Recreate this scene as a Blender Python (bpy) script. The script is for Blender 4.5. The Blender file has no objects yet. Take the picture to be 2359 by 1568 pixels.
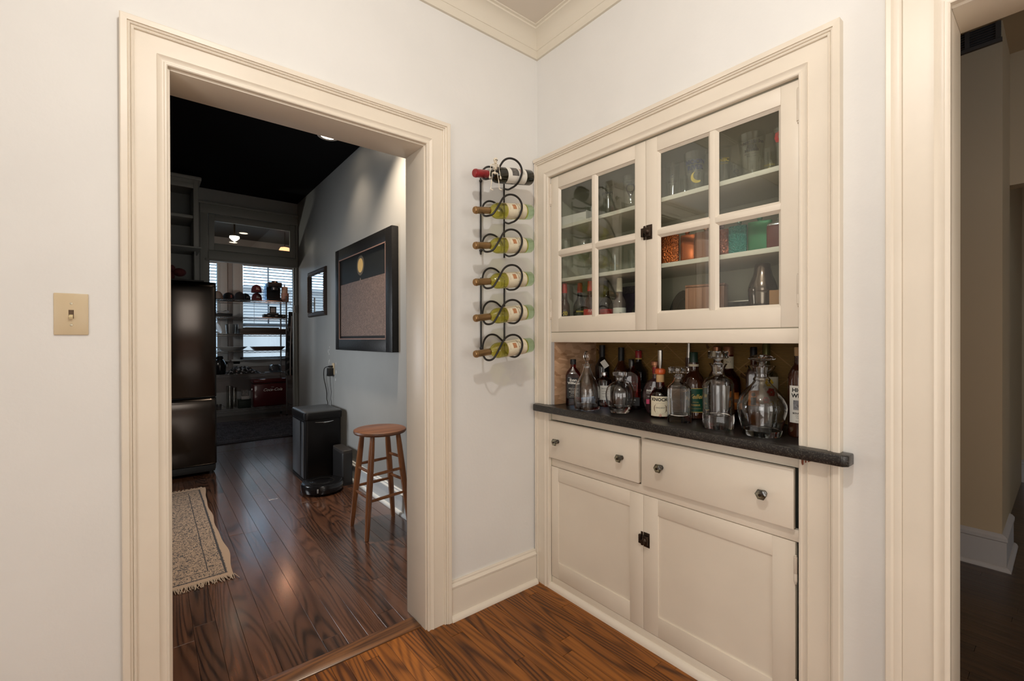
import bpy, bmesh, math, random
from mathutils import Vector, Matrix
random.seed(7)
sc = bpy.context.scene
COL = sc.collection
PI = math.pi

# ---------------------------------------------------------------- camera
cam_d = bpy.data.cameras.new('camera')
cam_d.sensor_width = 36.0
cam_d.lens = 36.0 * 1035.553 / 2359.0
cam_d.clip_start = 0.02
cam = bpy.data.objects.new('camera', cam_d)
COL.objects.link(cam)
CAM = Vector((-1.598, -1.767, 1.27))
_yaw, _pit, _rol = 0.678135546, -0.00338042574, -0.00271298334
_f = Vector((math.sin(_yaw) * math.cos(_pit), math.cos(_yaw) * math.cos(_pit), math.sin(_pit)))
_r = Vector((math.cos(_yaw), -math.sin(_yaw), 0))
_u = _r.cross(_f)
_rr = _r * math.cos(_rol) + _u * math.sin(_rol)
_uu = -_r * math.sin(_rol) + _u * math.cos(_rol)
cam.matrix_world = Matrix(((_rr.x, _uu.x, -_f.x, CAM.x), (_rr.y, _uu.y, -_f.y, CAM.y), (_rr.z, _uu.z, -_f.z, CAM.z), (0, 0, 0, 1)))
sc.camera = cam

# ---------------------------------------------------------------- world, lights, exposure
w = bpy.data.worlds.new('overcast_sky'); sc.world = w; w.use_nodes = True
w.node_tree.nodes['Background'].inputs[0].default_value = (0.52, 0.73, 1.0, 1)
w.node_tree.nodes['Background'].inputs[1].default_value = 4.6

def light(name, kind, loc, power, col, size=0.1, rot=None, **kw):
    d = bpy.data.lights.new(name, kind); d.energy = power; d.color = col
    if kind == 'AREA': d.size = size
    else: d.shadow_soft_size = size
    for k, v in kw.items(): setattr(d, k, v)
    o = bpy.data.objects.new(name, d); o.location = loc
    if rot: o.rotation_euler = rot
    COL.objects.link(o); return o
# the dining room's ceiling lamp (above the camera, out of frame)
light('dining_ceiling_light', 'POINT', (-1.40, -1.45, 2.60), 34, (1.0, 0.975, 0.935), 0.04)
light('dining_rear_fill', 'AREA', (-.9, -3.55, 1.25), 14, (1.0, 0.97, 0.92), 1.2, (math.radians(90), 0, 0), shape='RECTANGLE', size_y=1.4)  # added fill light from behind the camera for the left wall; no window there
# unseen area light added as fill for the right wall and cabinet
light('dining_side_fill', 'AREA', (-3.26, -2.3, 1.25), 18, (1.0, 0.97, 0.93), 1.5, (0, math.radians(-90), 0), shape='RECTANGLE', size_y=1.3)

vs = sc.view_settings
vs.view_transform = 'Standard'; vs.look = 'None'; vs.exposure = 0.16; vs.gamma = 1.0; vs.use_curve_mapping = False
sc.cycles.max_bounces = 9; sc.cycles.transparent_max_bounces = 18
sc.cycles.transmission_bounces = 9; sc.cycles.diffuse_bounces = 4; sc.cycles.glossy_bounces = 4
sc.cycles.adaptive_threshold = 0.02
sc.cycles.sample_clamp_indirect = 4.0
sc.cycles.caustics_refractive = False; sc.cycles.caustics_reflective = False

# ---------------------------------------------------------------- materials
MATS = {}
def nodes_of(m):
    m.use_nodes = True
    return m.node_tree.nodes, m.node_tree.links
def mat(name, col, rough=0.5, metal=0.0, var=None, bump=None, coat=0.0, trans=0.0, ior=1.45, emis=None, spec=0.5, stretch=(1, 1, 1)):
    """plain procedural surface: var=(scale, amount) colour mottling, bump=(scale, strength, distance)"""
    if name in MATS: return MATS[name]
    m = bpy.data.materials.new(name); N, L = nodes_of(m); b = N['Principled BSDF']
    c = (*col, 1) if len(col) == 3 else col
    b.inputs['Base Color'].default_value = c
    b.inputs['Roughness'].default_value = rough; b.inputs['Metallic'].default_value = metal
    b.inputs['Specular IOR Level'].default_value = spec; b.inputs['IOR'].default_value = ior
    b.inputs['Transmission Weight'].default_value = trans; b.inputs['Coat Weight'].default_value = coat
    if emis:
        b.inputs['Emission Color'].default_value = (*emis[0], 1); b.inputs['Emission Strength'].default_value = emis[1]
    if var or bump:
        tc = N.new('ShaderNodeNewGeometry'); mp = N.new('ShaderNodeMapping'); mp.inputs['Scale'].default_value = stretch
        L.new(tc.outputs['Position'], mp.inputs['Vector'])
    if var:
        n = N.new('ShaderNodeTexNoise'); n.inputs['Scale'].default_value = var[0]; n.inputs['Detail'].default_value = 5
        L.new(mp.outputs[0], n.inputs['Vector'])
        mr = N.new('ShaderNodeMapRange'); mr.inputs[1].default_value = .3; mr.inputs[2].default_value = .7
        mr.inputs[3].default_value = 1 - var[1]; mr.inputs[4].default_value = 1 + var[1]
        L.new(n.outputs['Fac'], mr.inputs[0])
        mx = N.new('ShaderNodeMix'); mx.data_type = 'RGBA'; mx.blend_type = 'MULTIPLY'; mx.inputs[0].default_value = 1
        mx.inputs[6].default_value = c
        cb = N.new('ShaderNodeCombineColor')
        for i in range(3): L.new(mr.outputs[0], cb.inputs[i])
        L.new(cb.outputs[0], mx.inputs[7]); L.new(mx.outputs[2], b.inputs['Base Color'])
    if bump:
        n = N.new('ShaderNodeTexNoise'); n.inputs['Scale'].default_value = bump[0]; n.inputs['Detail'].default_value = 4
        L.new(mp.outputs[0], n.inputs['Vector'])
        bp = N.new('ShaderNodeBump'); bp.inputs['Strength'].default_value = bump[1]; bp.inputs['Distance'].default_value = bump[2]
        L.new(n.outputs['Fac'], bp.inputs['Height']); L.new(bp.outputs[0], b.inputs['Normal'])
    MATS[name] = m; return m

def schlick(N, L, base=0.04):
    lw = N.new('ShaderNodeLayerWeight'); lw.inputs[0].default_value = 0.5
    p = N.new('ShaderNodeMath'); p.operation = 'POWER'; p.inputs[1].default_value = 5
    L.new(lw.outputs['Facing'], p.inputs[0])
    a = N.new('ShaderNodeMath'); a.operation = 'MULTIPLY_ADD'; a.inputs[1].default_value = 1 - base; a.inputs[2].default_value = base
    L.new(p.outputs[0], a.inputs[0]); return a
def thin_glass(name, tint, base=0.05, rough=0.0, gloss=(1, 1, 1), glassmix=0.0, ior=1.3):
    if name in MATS: return MATS[name]
    m = bpy.data.materials.new(name); N, L = nodes_of(m); N.remove(N['Principled BSDF']); out = N['Material Output']
    t = N.new('ShaderNodeBsdfTransparent'); t.inputs[0].default_value = (*tint, 1)
    g = N.new('ShaderNodeBsdfGlossy'); g.inputs['Roughness'].default_value = rough; g.inputs['Color'].default_value = (*gloss, 1)
    src = t
    if glassmix:
        r = N.new('ShaderNodeBsdfRefraction'); r.inputs['Color'].default_value = (*tint, 1); r.inputs['IOR'].default_value = ior
        r.inputs['Roughness'].default_value = .03
        mm = N.new('ShaderNodeMixShader'); mm.inputs[0].default_value = glassmix
        L.new(t.outputs[0], mm.inputs[1]); L.new(r.outputs[0], mm.inputs[2]); src = mm
    mx = N.new('ShaderNodeMixShader'); s = schlick(N, L, base)
    L.new(s.outputs[0], mx.inputs[0]); L.new(src.outputs[0], mx.inputs[1]); L.new(g.outputs[0], mx.inputs[2])
    L.new(mx.outputs[0], out.inputs[0]); MATS[name] = m; return m

def wood(name, dark, light_, grain=9.0, rings=7.0, rough=0.35, along='y', coat=0.0, rnd=0.25, bump=0.15, spec=.5):
    """oak-like cathedral grain, varied from board to board"""
    if name in MATS: return MATS[name]
    m = bpy.data.materials.new(name); N, L = nodes_of(m); b = N['Principled BSDF']
    geo = N.new('ShaderNodeNewGeometry'); oi = N.new('ShaderNodeObjectInfo')
    off = N.new('ShaderNodeVectorMath'); off.operation = 'SCALE'; off.inputs[0].default_value = (37.0, 53.0, 71.0)
    L.new(oi.outputs['Random'], off.inputs['Scale'])
    ad = N.new('ShaderNodeVectorMath'); ad.operation = 'ADD'
    L.new(geo.outputs['Position'], ad.inputs[0]); L.new(off.outputs[0], ad.inputs[1])
    mp = N.new('ShaderNodeMapping')
    sl = {'x': (.09, 1, 1), 'y': (1, .09, 1), 'z': (1, 1, .09)}[along]
    mp.inputs['Scale'].default_value = sl
    L.new(ad.outputs[0], mp.inputs['Vector'])
    n1 = N.new('ShaderNodeTexNoise'); n1.inputs['Scale'].default_value = grain; n1.inputs['Detail'].default_value = .6
    L.new(mp.outputs[0], n1.inputs['Vector'])
    ml = N.new('ShaderNodeMath'); ml.operation = 'MULTIPLY'; ml.inputs[1].default_value = rings * 6.283
    L.new(n1.outputs['Fac'], ml.inputs[0])
    sn = N.new('ShaderNodeMath'); sn.operation = 'SINE'; L.new(ml.outputs[0], sn.inputs[0])
    n2 = N.new('ShaderNodeTexNoise'); n2.inputs['Scale'].default_value = grain * 14; n2.inputs['Detail'].default_value = 3
    mp2 = N.new('ShaderNodeMapping'); mp2.inputs['Scale'].default_value = tuple(v if v < 1 else 1 for v in [q * .35 if q < 1 else 1 for q in sl])
    L.new(ad.outputs[0], mp2.inputs['Vector']); L.new(mp2.outputs[0], n2.inputs['Vector'])
    s01 = N.new('ShaderNodeMath'); s01.operation = 'MULTIPLY_ADD'; s01.inputs[1].default_value = .5; s01.inputs[2].default_value = .5; L.new(sn.outputs[0], s01.inputs[0])
    pw = N.new('ShaderNodeMath'); pw.operation = 'POWER'; pw.inputs[1].default_value = 2.0; L.new(s01.outputs[0], pw.inputs[0])
    f = N.new('ShaderNodeMath'); f.operation = 'MULTIPLY_ADD'; f.inputs[1].default_value = -.46; f.inputs[2].default_value = .64
    L.new(pw.outputs[0], f.inputs[0])
    f2 = N.new('ShaderNodeMath'); f2.operation = 'MULTIPLY_ADD'; f2.inputs[1].default_value = .9; f2.inputs[2].default_value = -.45
    L.new(n2.outputs['Fac'], f2.inputs[0])
    f3 = N.new('ShaderNodeMath'); f3.operation = 'ADD'; L.new(f.outputs[0], f3.inputs[0]); L.new(f2.outputs[0], f3.inputs[1])
    rv = N.new('ShaderNodeMath'); rv.operation = 'MULTIPLY_ADD'; rv.inputs[1].default_value = rnd; rv.inputs[2].default_value = -rnd / 2
    L.new(oi.outputs['Random'], rv.inputs[0])
    f4 = N.new('ShaderNodeMath'); f4.operation = 'ADD'; f4.use_clamp = True
    L.new(f3.outputs[0], f4.inputs[0]); L.new(rv.outputs[0], f4.inputs[1])
    mx = N.new('ShaderNodeMix'); mx.data_type = 'RGBA'; mx.inputs[6].default_value = (*dark, 1); mx.inputs[7].default_value = (*light_, 1)
    L.new(f4.outputs[0], mx.inputs[0]); L.new(mx.outputs[2], b.inputs['Base Color'])
    b.inputs['Roughness'].default_value = rough; b.inputs['Coat Weight'].default_value = coat; b.inputs['Coat Roughness'].default_value = rough * .62; b.inputs['Coat IOR'].default_value = 1.5 if coat < 1 else 1.65
    b.inputs['Specular IOR Level'].default_value = spec
    bp = N.new('ShaderNodeBump'); bp.inputs['Strength'].default_value = bump; bp.inputs['Distance'].default_value = .001
    L.new(f3.outputs[0], bp.inputs['Height']); L.new(bp.outputs[0], b.inputs['Normal'])
    MATS[name] = m; return m

PLASTER = mat('white_plaster', (.78, .765, .735), .62, var=(3, .025), bump=(60, .12, .004))
CREAM = mat('cream_paint', (.785, .705, .590), .38, var=(5, .03), bump=(45, .10, .002))
BASEP = mat('ivory_paint', (.80, .725, .62), .36, bump=(70, .06, .002))
CEIL = mat('grey_ceiling_paint', (.70, .63, .54), .7)
CROWN = mat('crown_paint', (.74, .68, .57), .5)
KWALL = mat('grey_blue_paint', (.345, .350, .340), .42, var=(3, .04), bump=(40, .08, .003))
KTRIM = mat('grey_trim_paint', (.30, .31, .29), .45, bump=(50, .06, .002))
KCEIL = mat('black_ceiling_paint', (.004, .004, .005), .85, spec=.15)
BKWALL = mat('mauve_grey_paint', (.30, .27, .26), .6)
BKTRIM = mat('backroom_white_paint', (.46, .47, .47), .5)
HWALL = mat('hall_tan_paint', (.40, .275, .15), .6)
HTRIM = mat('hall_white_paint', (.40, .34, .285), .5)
BLACK = mat('matte_black', (.008, .008, .009), .5)
BLACKG = mat('gloss_black', (.006, .006, .007), .18)
IRON = mat('wrought_iron', (.012, .010, .009), .42, bump=(200, .15, .001))
BRONZE = mat('dark_bronze', (.055, .038, .028), .36, metal=.85, bump=(160, .25, .001))
STEEL = mat('brushed_steel', (.42, .40, .37), .27, metal=1.0, var=(4, .05), stretch=(1, 1, 14))
CHROME = mat('chrome', (.72, .72, .72), .12, metal=1.0)
WIRE = mat('chrome_wire', (.30, .30, .30), .3, metal=1.0)
IVORYP = mat('ivory_plastic', (.60, .48, .31), .35)
IVORYB = mat('toggle_plastic', (.72, .60, .36), .3)
SCREW = mat('screw_metal', (.55, .5, .38), .3, metal=.8)
OAKD = wood('oak_dining', (.06, .016, .002), (.37, .128, .020), 7, 24, .36, 'y', .05, .40, .2, .3)
OAKK = wood('oak_kitchen', (.014, .006, .004), (.150, .066, .036), 6.5, 25, .27, 'y', 1.0, .35, .25)
OAKT = wood('oak_threshold', (.06, .022, .007), (.26, .11, .035), 8, 12, .35, 'x', .2, .2, .2)
OAKH = wood('oak_hall', (.016, .007, .004), (.075, .035, .017), 7, 15, .30, 'y', .3, .35, .2)
STOOLW = wood('stool_wood', (.13, .042, .012), (.33, .125, .04), 10, 4, .35, 'z', .2, .1, .1)
SEATW = wood('stool_seat_wood', (.085, .030, .012), (.20, .085, .04), 9, 3, .45, 'x', .1, .05, .2)
PANE = thin_glass('window_pane_glass', (.95, .97, .95), .055)
TUMB = thin_glass('drinking_glass', (.955, .965, .955), .05)
CRYSTAL = mat('crystal_glass', (1, 1, 1), .0, trans=1.0, ior=1.5)

# ---------------------------------------------------------------- mesh builder
class MB:
    def __init__(s): s.v = []; s.f = []
    def add(s, vs_, fs):
        o = len(s.v); s.v += [tuple(p) for p in vs_]; s.f += [tuple(i + o for i in q) for q in fs]; return s
    def box(s, x0, x1, y0, y1, z0, z1):
        x0, x1 = min(x0, x1), max(x0, x1); y0, y1 = min(y0, y1), max(y0, y1); z0, z1 = min(z0, z1), max(z0, z1)
        return s.add([(x, y, z) for x in (x0, x1) for y in (y0, y1) for z in (z0, z1)],
                     [(0, 1, 3, 2), (4, 6, 7, 5), (0, 4, 5, 1), (2, 3, 7, 6), (0, 2, 6, 4), (1, 5, 7, 3)])
    def lathe(s, prof, c=(0, 0, 0), n=28, axis='z', sx=1.0, sy=1.0, closed=False, rot=0.0):
        """prof: [(radius, height)], open ends are closed with caps"""
        def P(a, b, h):
            if axis == 'z': return (c[0] + a, c[1] + b, c[2] + h)
            if axis == 'x': return (c[0] + h, c[1] + a, c[2] + b)
            return (c[0] + a, c[1] + h, c[2] + b)
        rings = []; vs_ = []; fs = []
        for r, h in prof:
            if r < 1e-6: rings.append([len(vs_)]); vs_.append(P(0, 0, h))
            else:
                rings.append(list(range(len(vs_), len(vs_) + n)))
                for k in range(n):
                    t = 2 * PI * k / n + rot; vs_.append(P(r * math.cos(t) * sx, r * math.sin(t) * sy, h))
        pairs = list(zip(rings, rings[1:])) + ([(rings[-1], rings[0])] if closed else [])
        for A, B in pairs:
            for k in range(n):
                k2 = (k + 1) % n
                if len(A) == 1 and len(B) == 1: break
                if len(A) == 1: fs.append((A[0], B[k], B[k2]))
                elif len(B) == 1: fs.append((A[k], A[k2], B[0]))
                else: fs.append((A[k], A[k2], B[k2], B[k]))
        if not closed:
            for R_ in (rings[0], rings[-1]):
                if len(R_) > 1: fs.append(tuple(R_))
        return s.add(vs_, fs)
    def tube(s, pts, r, n=8, closed=False):
        pts = [Vector(p) for p in pts]; m = len(pts)
        rs = r if isinstance(r, (list, tuple)) else [r] * m
        T = []
        for i in range(m):
            a = pts[i - 1] if (i or closed) else pts[i]; b = pts[(i + 1) % m] if (i < m - 1 or closed) else pts[i]
            T.append((b - a).normalized())
        up = Vector((0, 0, 1)) if abs(T[0].z) < .9 else Vector((1, 0, 0))
        nrm = T[0].cross(up).normalized(); vs_ = []; fs = []
        for i in range(m):
            nrm = (nrm - T[i] * nrm.dot(T[i])).normalized(); bn = T[i].cross(nrm)
            for k in range(n):
                t = 2 * PI * k / n; vs_.append(pts[i] + (nrm * math.cos(t) + bn * math.sin(t)) * rs[i])
        for i in range(m - (0 if closed else 1)):
            j = (i + 1) % m
            for k in range(n):
                k2 = (k + 1) % n; fs.append((i * n + k, i * n + k2, j * n + k2, j * n + k))
        if not closed: fs += [tuple(range(n))[::-1], tuple(range((m - 1) * n, m * n))]
        return s.add(vs_, fs)
    def extr(s, poly, a0, a1, axis='z'):
        def P(p, a):
            return {'x': (a, p[0], p[1]), 'y': (p[0], a, p[1]), 'z': (p[0], p[1], a)}[axis]
        n = len(poly)
        vs_ = [P(p, a0) for p in poly] + [P(p, a1) for p in poly]
        fs = [tuple(range(n))[::-1], tuple(range(n, 2 * n))] + [(k, (k + 1) % n, n + (k + 1) % n, n + k) for k in range(n)]
        return s.add(vs_, fs)
    def mitre(s, prof, fn, a0, a1):
        """moulding: prof [(u, w)] closed; fn(u, w, t) -> xyz; a0(u), a1(u) give the ends, so corners are mitred"""
        n = len(prof)
        vs_ = [fn(u, w_, a0(u)) for u, w_ in prof] + [fn(u, w_, a1(u)) for u, w_ in prof]
        fs = [tuple(range(n))[::-1], tuple(range(n, 2 * n))] + [(k, (k + 1) % n, n + (k + 1) % n, n + k) for k in range(n)]
        return s.add(vs_, fs)
    def ball(s, c, r, n=12, m=8, sx=1, sy=1, sz=1):
        pr = [(r * math.sin(PI * k / m), -r * math.cos(PI * k / m) * sz) for k in range(m + 1)]
        pr[0] = (0, -r * sz); pr[-1] = (0, r * sz)
        return s.lathe(pr, c, n, sx=sx, sy=sy)
    def loft(s, rings, cap=True, closed=False):
        n = len(rings[0]); vs_ = [p for R_ in rings for p in R_]; fs = []
        m = len(rings)
        for i in range(m if closed else m - 1):
            j = (i + 1) % m
            for k in range(n):
                k2 = (k + 1) % n; fs.append((i * n + k, i * n + k2, j * n + k2, j * n + k))
        if cap and not closed: fs += [tuple(range(n))[::-1], tuple(range((m - 1) * n, m * n))]
        return s.add(vs_, fs)
    def xf(s, M_):
        s.v = [tuple(M_ @ Vector(p)) for p in s.v]; return s
    def mesh(s, name, bevel=0.0, seg=2, ang=35):
        me = bpy.data.meshes.new(name); me.from_pydata(s.v, [], s.f); me.validate()
        bm = bmesh.new(); bm.from_mesh(me)
        bmesh.ops.recalc_face_normals(bm, faces=bm.faces)
        if bevel:
            es = [e for e in bm.edges if len(e.link_faces) == 2 and e.calc_face_angle(0) > .6]
            bmesh.ops.bevel(bm, geom=es, offset=bevel, segments=seg, profile=.5, affect='EDGES', clamp_overlap=True)
        for f_ in bm.faces: f_.smooth = True
        bm.to_mesh(me); bm.free(); me.set_sharp_from_angle(angle=math.radians(ang)); return me
    def build(s, name, m, parent=None, bevel=0.0, seg=2, local=False, ang=35):
        if parent is not None and not local:
            o_ = wloc(parent); s.v = [(p[0] - o_.x, p[1] - o_.y, p[2] - o_.z) for p in s.v]
        me = s.mesh(name, bevel, seg, ang); me.materials.append(m)
        ob = bpy.data.objects.new(name, me); COL.objects.link(ob)
        if parent is not None: ob.parent = parent
        return ob
def wloc(o):
    v_ = Vector((0, 0, 0))
    while o is not None: v_ += o.location; o = o.parent
    return v_
def tag(o, label, cat, group=None):
    o['label'] = label; o['category'] = cat
    if group: o['group'] = group
    return o
def thing(name, label, cat, loc=(0, 0, 0), rz=0.0, group=None, rot=None):
    o = bpy.data.objects.new(name, None); COL.objects.link(o); o.location = loc; o.rotation_euler = rot or (0, 0, rz)
    o.empty_display_size = .05
    return tag(o, label, cat, group)
def struct(o): o['kind'] = 'structure'; return o
def stuff(o): o['kind'] = 'stuff'; return o
def dup(root, loc, rz=None, label=None, group=None, rot=None):
    r_ = root.copy(); COL.objects.link(r_); r_.location = loc
    if rz is not None: r_.rotation_euler = (0, 0, rz)
    if rot is not None: r_.rotation_euler = rot
    if label: r_['label'] = label
    if group: r_['group'] = group
    for ch in list(root.children):
        c = ch.copy(); COL.objects.link(c); c.parent = r_
        for g in list(ch.children):
            d = g.copy(); COL.objects.link(d); d.parent = c
    return r_
def box(name, m, parent, *b, bevel=0.0, local=False, seg=2):
    return MB().box(*b).build(name, m, parent, bevel, seg, local)

# ---------------------------------------------------------------- lettering (flat print)
_TX = {}
def text2d(body, size, shear=0.0, bold=0.0, align='CENTER'):
    key = (body, size, shear, bold, align)
    if key not in _TX:
        cu = bpy.data.curves.new('t', 'FONT'); cu.body = body; cu.size = size; cu.shear = shear; cu.offset = bold
        cu.align_x = align; cu.align_y = 'CENTER'; cu.resolution_u = 2
        ob = bpy.data.objects.new('t', cu); COL.objects.link(ob)
        dg = bpy.context.evaluated_depsgraph_get(); dg.update()
        ev = ob.evaluated_get(dg); me = ev.to_mesh()
        _TX[key] = ([(p.co.x, p.co.y) for p in me.vertices], [tuple(p.vertices) for p in me.polygons])
        ev.to_mesh_clear(); bpy.data.objects.remove(ob); bpy.data.curves.remove(cu)
    return _TX[key]
def rsq(hx, hy, z, e=4.0, n=40, cx=0.0, cy=0.0, rot=0.0):
    """rounded-square ring (superellipse)"""
    out = []
    for k in range(n):
        t = 2 * PI * k / n; c, s_ = math.cos(t), math.sin(t)
        x = hx * math.copysign(abs(c) ** (2 / e), c); y = hy * math.copysign(abs(s_) ** (2 / e), s_)
        out.append((cx + x * math.cos(rot) - y * math.sin(rot), cy + x * math.sin(rot) + y * math.cos(rot), z))
    return out
def lettering(parent, m, lines, fn, name='lettering', local=True):
    """lines: [(text, size, a, b, shear, bold)]; fn(a, b) -> xyz on the surface"""
    mb = MB()
    for ln in lines:
        t, sz, a, b = ln[:4]; sh = ln[4] if len(ln) > 4 else 0; bo = ln[5] if len(ln) > 5 else 0
        v_, f_ = text2d(t, sz, sh, bo); mb.add([fn(a + p[0], b + p[1]) for p in v_], f_)
    return stuff(mb.build(name, m, parent, local=local))
def on_cyl(r, phi, z=0.0, c=(0, 0)):
    return lambda a, b: (c[0] + r * math.cos(phi + a / r), c[1] + r * math.sin(phi + a / r), z + b)
def on_plane(o, u, v_):
    o = Vector(o); u = Vector(u); v_ = Vector(v_)
    return lambda a, b: o + u * a + v_ * b
def cyl_label(r, z0, z1, phi, half, t=.0006, n=14, c=(0, 0)):
    mb = MB(); vs_ = []; fs = []
    for k in range(n + 1):
        p = phi - half + 2 * half * k / n
        for rr in (r, r + t):
            for z in (z0, z1): vs_.append((c[0] + rr * math.cos(p), c[1] + rr * math.sin(p), z))
    for k in range(n):
        a = 4 * k; b = a + 4
        fs += [(a, b, b + 1, a + 1), (a + 2, a + 3, b + 3, b + 2), (a + 1, b + 1, b + 3, a + 3), (a, a + 2, b + 2, b)]
    fs += [(0, 1, 3, 2), (4 * n, 4 * n + 2, 4 * n + 3, 4 * n + 1)]
    return mb.add(vs_, fs)
PAPER = mat('cream_label_paper', (.78, .70, .52), .6, var=(90, .05))
PAPERW = mat('white_label_paper', (.80, .77, .70), .6)
INK = mat('black_ink', (.012, .011, .010), .6)
INKW = mat('white_ink', (.80, .78, .72), .6)
INKG = mat('gold_ink', (.55, .38, .10), .4)
INKB = mat('brown_ink', (.16, .09, .05), .6)
INKR = mat('red_ink', (.42, .02, .02), .5)

# ================================================================ THE SETTING
def wall(name, m, boxes):
    mb = MB()
    for b in boxes: mb.box(*b)
    return struct(mb.build(name, m))
CZ = 2.84                                   # dining ceiling
wall('wall_left', PLASTER, [(-3.3, -1.566, 0, .15, 0, 2.84), (-.647, .14, 0, .15, 0, 2.84), (-1.566, -.647, 0, .15, 2.13, 2.84)])
wall('wall_right', PLASTER, [(0, .14, 0, -.10, 0, 2.84), (0, .14, -.10, -1.235, 2.095, 2.84), (0, .14, -1.235, -1.562, 0, 2.84),
                             (0, .14, -1.562, -2.52, 2.128, 2.84), (0, .14, -2.52, -3.7, 0, 2.84)])
wall('wall_back', PLASTER, [(-3.3, .14, -3.7, -3.6, 0, 2.84)])
wall('wall_front', PLASTER, [(-3.4, -3.3, -3.7, .15, 0, 2.84)])
wall('ceiling', CEIL, [(-3.3, .0, -3.6, .0, CZ, CZ + .05)])

def planks(parent, m, x0, x1, y0, y1, wd, lmin, lmax, h=.016, gap=.0012, seed=1, top=0.0, along='y', z_jit=.0):
    """strip flooring: every board an object of its own; boards of one length share a mesh"""
    rnd = random.Random(seed); lens = [lmin + (lmax - lmin) * k / 5 for k in range(6)]; cache = {}
    a = x0
    while a < x1 - 1e-4:
        wa = min(wd, x1 - a); b = y0 - rnd.uniform(0, lmax * .8)
        while b < y1 - 1e-4:
            ln = rnd.choice(lens); c0 = max(b, y0); c1 = min(b + ln, y1); b += ln
            if c1 - c0 < .02: continue
            key = (round(wa, 4), round(c1 - c0, 4))
            if key not in cache:
                mb = MB().box(0, wa - gap, 0, c1 - c0 - gap, -h, 0) if along == 'y' else MB().box(0, c1 - c0 - gap, 0, wa - gap, -h, 0)
                me = mb.mesh('plank', .0004, 1); me.materials.append(m); cache[key] = me
            o = bpy.data.objects.new('plank', cache[key]); COL.objects.link(o); o.parent = parent
            o.location = (a, c0, top + rnd.uniform(-z_jit, z_jit)) if along == 'y' else (c0, a, top)
        a += wd
SUB = mat('subfloor_dark', (.012, .006, .003), .8)
fl = struct(box('floor', SUB, None, -3.3, .0, -3.6, .03, -.06, -.0155))
planks(fl, OAKD, -1.40, 0.0, -.95, .03, .057, .5, 1.5, seed=4, z_jit=.0004)
struct(box('floor_near', OAKD, None, -3.3, -1.40, -3.6, .03, -.0155, -.0004))
struct(box('floor_near', OAKD, None, -1.40, .0, -3.6, -.95, -.0155, -.0004))
kf = struct(box('floor_kitchen', SUB, None, -2.6, -.147, .11, 4.27, -.06, -.0155))
planks(kf, OAKK, -1.62, -.165, .118, 4.26, .083, .5, 1.6, seed=11, z_jit=.0004)
struct(box('floor_kitchen_side', OAKK, None, -2.6, -1.62, .118, 4.26, -.0155, -.0004))
th = struct(box('trim_threshold', OAKT, None, -1.566, -.667, .03, .118, -.012, .004, bevel=.003))

# kitchen shell
wall('wall_kitchen_right', KWALL, [(-.165, -.02, .15, 4.25, 0, 2.95)])
wall('wall_kitchen_left', KWALL, [(-2.7, -2.6, .15, 4.4, 0, 2.95)])
wall('wall_kitchen_near', KWALL, [(-3.3, -1.566, .15, .17, 0, 2.95), (-.647, -.165, .15, .17, 0, 2.95), (-1.566, -.647, .15, .17, 2.13, 2.95)])
wall('wall_kitchen_far', KWALL, [(-2.6, -1.13, 4.25, 4.38, 0, 2.95), (-.165, -.10, 4.25, 4.38, 0, 2.95), (-1.13, -.165, 4.25, 4.38, 2.68, 2.95)])
wall('ceiling_kitchen', KCEIL, [(-2.6, -.165, .17, 4.25, 2.95, 3.0)])
# room beyond the kitchen
wall('floor_backroom', OAKK, [(-2.6, 1.2, 4.27, 7.05, -.06, -.0004)])
wall('ceiling_backroom', mat('backroom_ceiling', (.05, .045, .04), .7), [(-2.6, 1.2, 4.38, 7.05, 2.97, 3.02)])
wall('wall_backroom_left', BKWALL, [(-2.7, -2.6, 4.4, 7.2, 0, 3.0)])
wall('wall_backroom_right', BKWALL, [(1.2, 1.3, 4.25, 7.2, 0, 3.0)])
wall('wall_backroom_near', BKWALL, [(-.10, 1.2, 4.26, 4.38, 0, 3.0)])
WX = [(-1.50, -.69), (-.41, .47)]            # the two windows
wall('wall_backroom_far', BKWALL, [(-2.6, WX[0][0], 7.05, 7.2, 0, 3.0), (WX[0][1], WX[1][0], 7.05, 7.2, 0, 3.0), (WX[1][1], 1.2, 7.05, 7.2, 0, 3.0),
      (WX[0][0], WX[0][1], 7.05, 7.2, 0, .94), (WX[1][0], WX[1][1], 7.05, 7.2, 0, .94), (WX[0][0], WX[0][1], 7.05, 7.2, 2.6, 3.0), (WX[1][0], WX[1][1], 7.05, 7.2, 2.6, 3.0)])
struct(box('baseboard_backroom', BKTRIM, None, -2.6, 1.2, 7.028, 7.05, 0, .40, bevel=.004))

# hall behind the right doorway
hf = struct(box('floor_hall', SUB, None, .0, 4.6, -4.6, -.2, -.06, -.0155))
planks(hf, OAKH, .14, 3.4, -1.9, -1.2, .057, .7, .7, seed=5)
struct(box('floor_hall_side', OAKH, None, .0, .14, -2.52, -1.562, -.0155, -.0004))
struct(box('floor_hall_side', OAKH, None, .14, 4.6, -4.6, -1.9, -.0155, -.0004))
struct(box('floor_hall_side', OAKH, None, .14, 4.6, -1.2, -.2, -.0155, -.0004))
struct(box('floor_hall_side', OAKH, None, 3.4, 4.6, -1.9, -1.2, -.0155, -.0004))
wall('wall_hall', HWALL, [(2.03, 2.5, -1.535, -.2, 0, 3.0), (2.5, 4.4, -1.50, -.2, 0, 3.0)])
wall('wall_hall_far', HWALL, [(4.4, 4.5, -4.6, -.2, 0, 3.0)])
wall('wall_hall_side', HWALL, [(.36, 2.03, -.3, -.2, 0, 3.0), (.35, .38, -1.26, -.2, 0, 3.0)])
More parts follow.
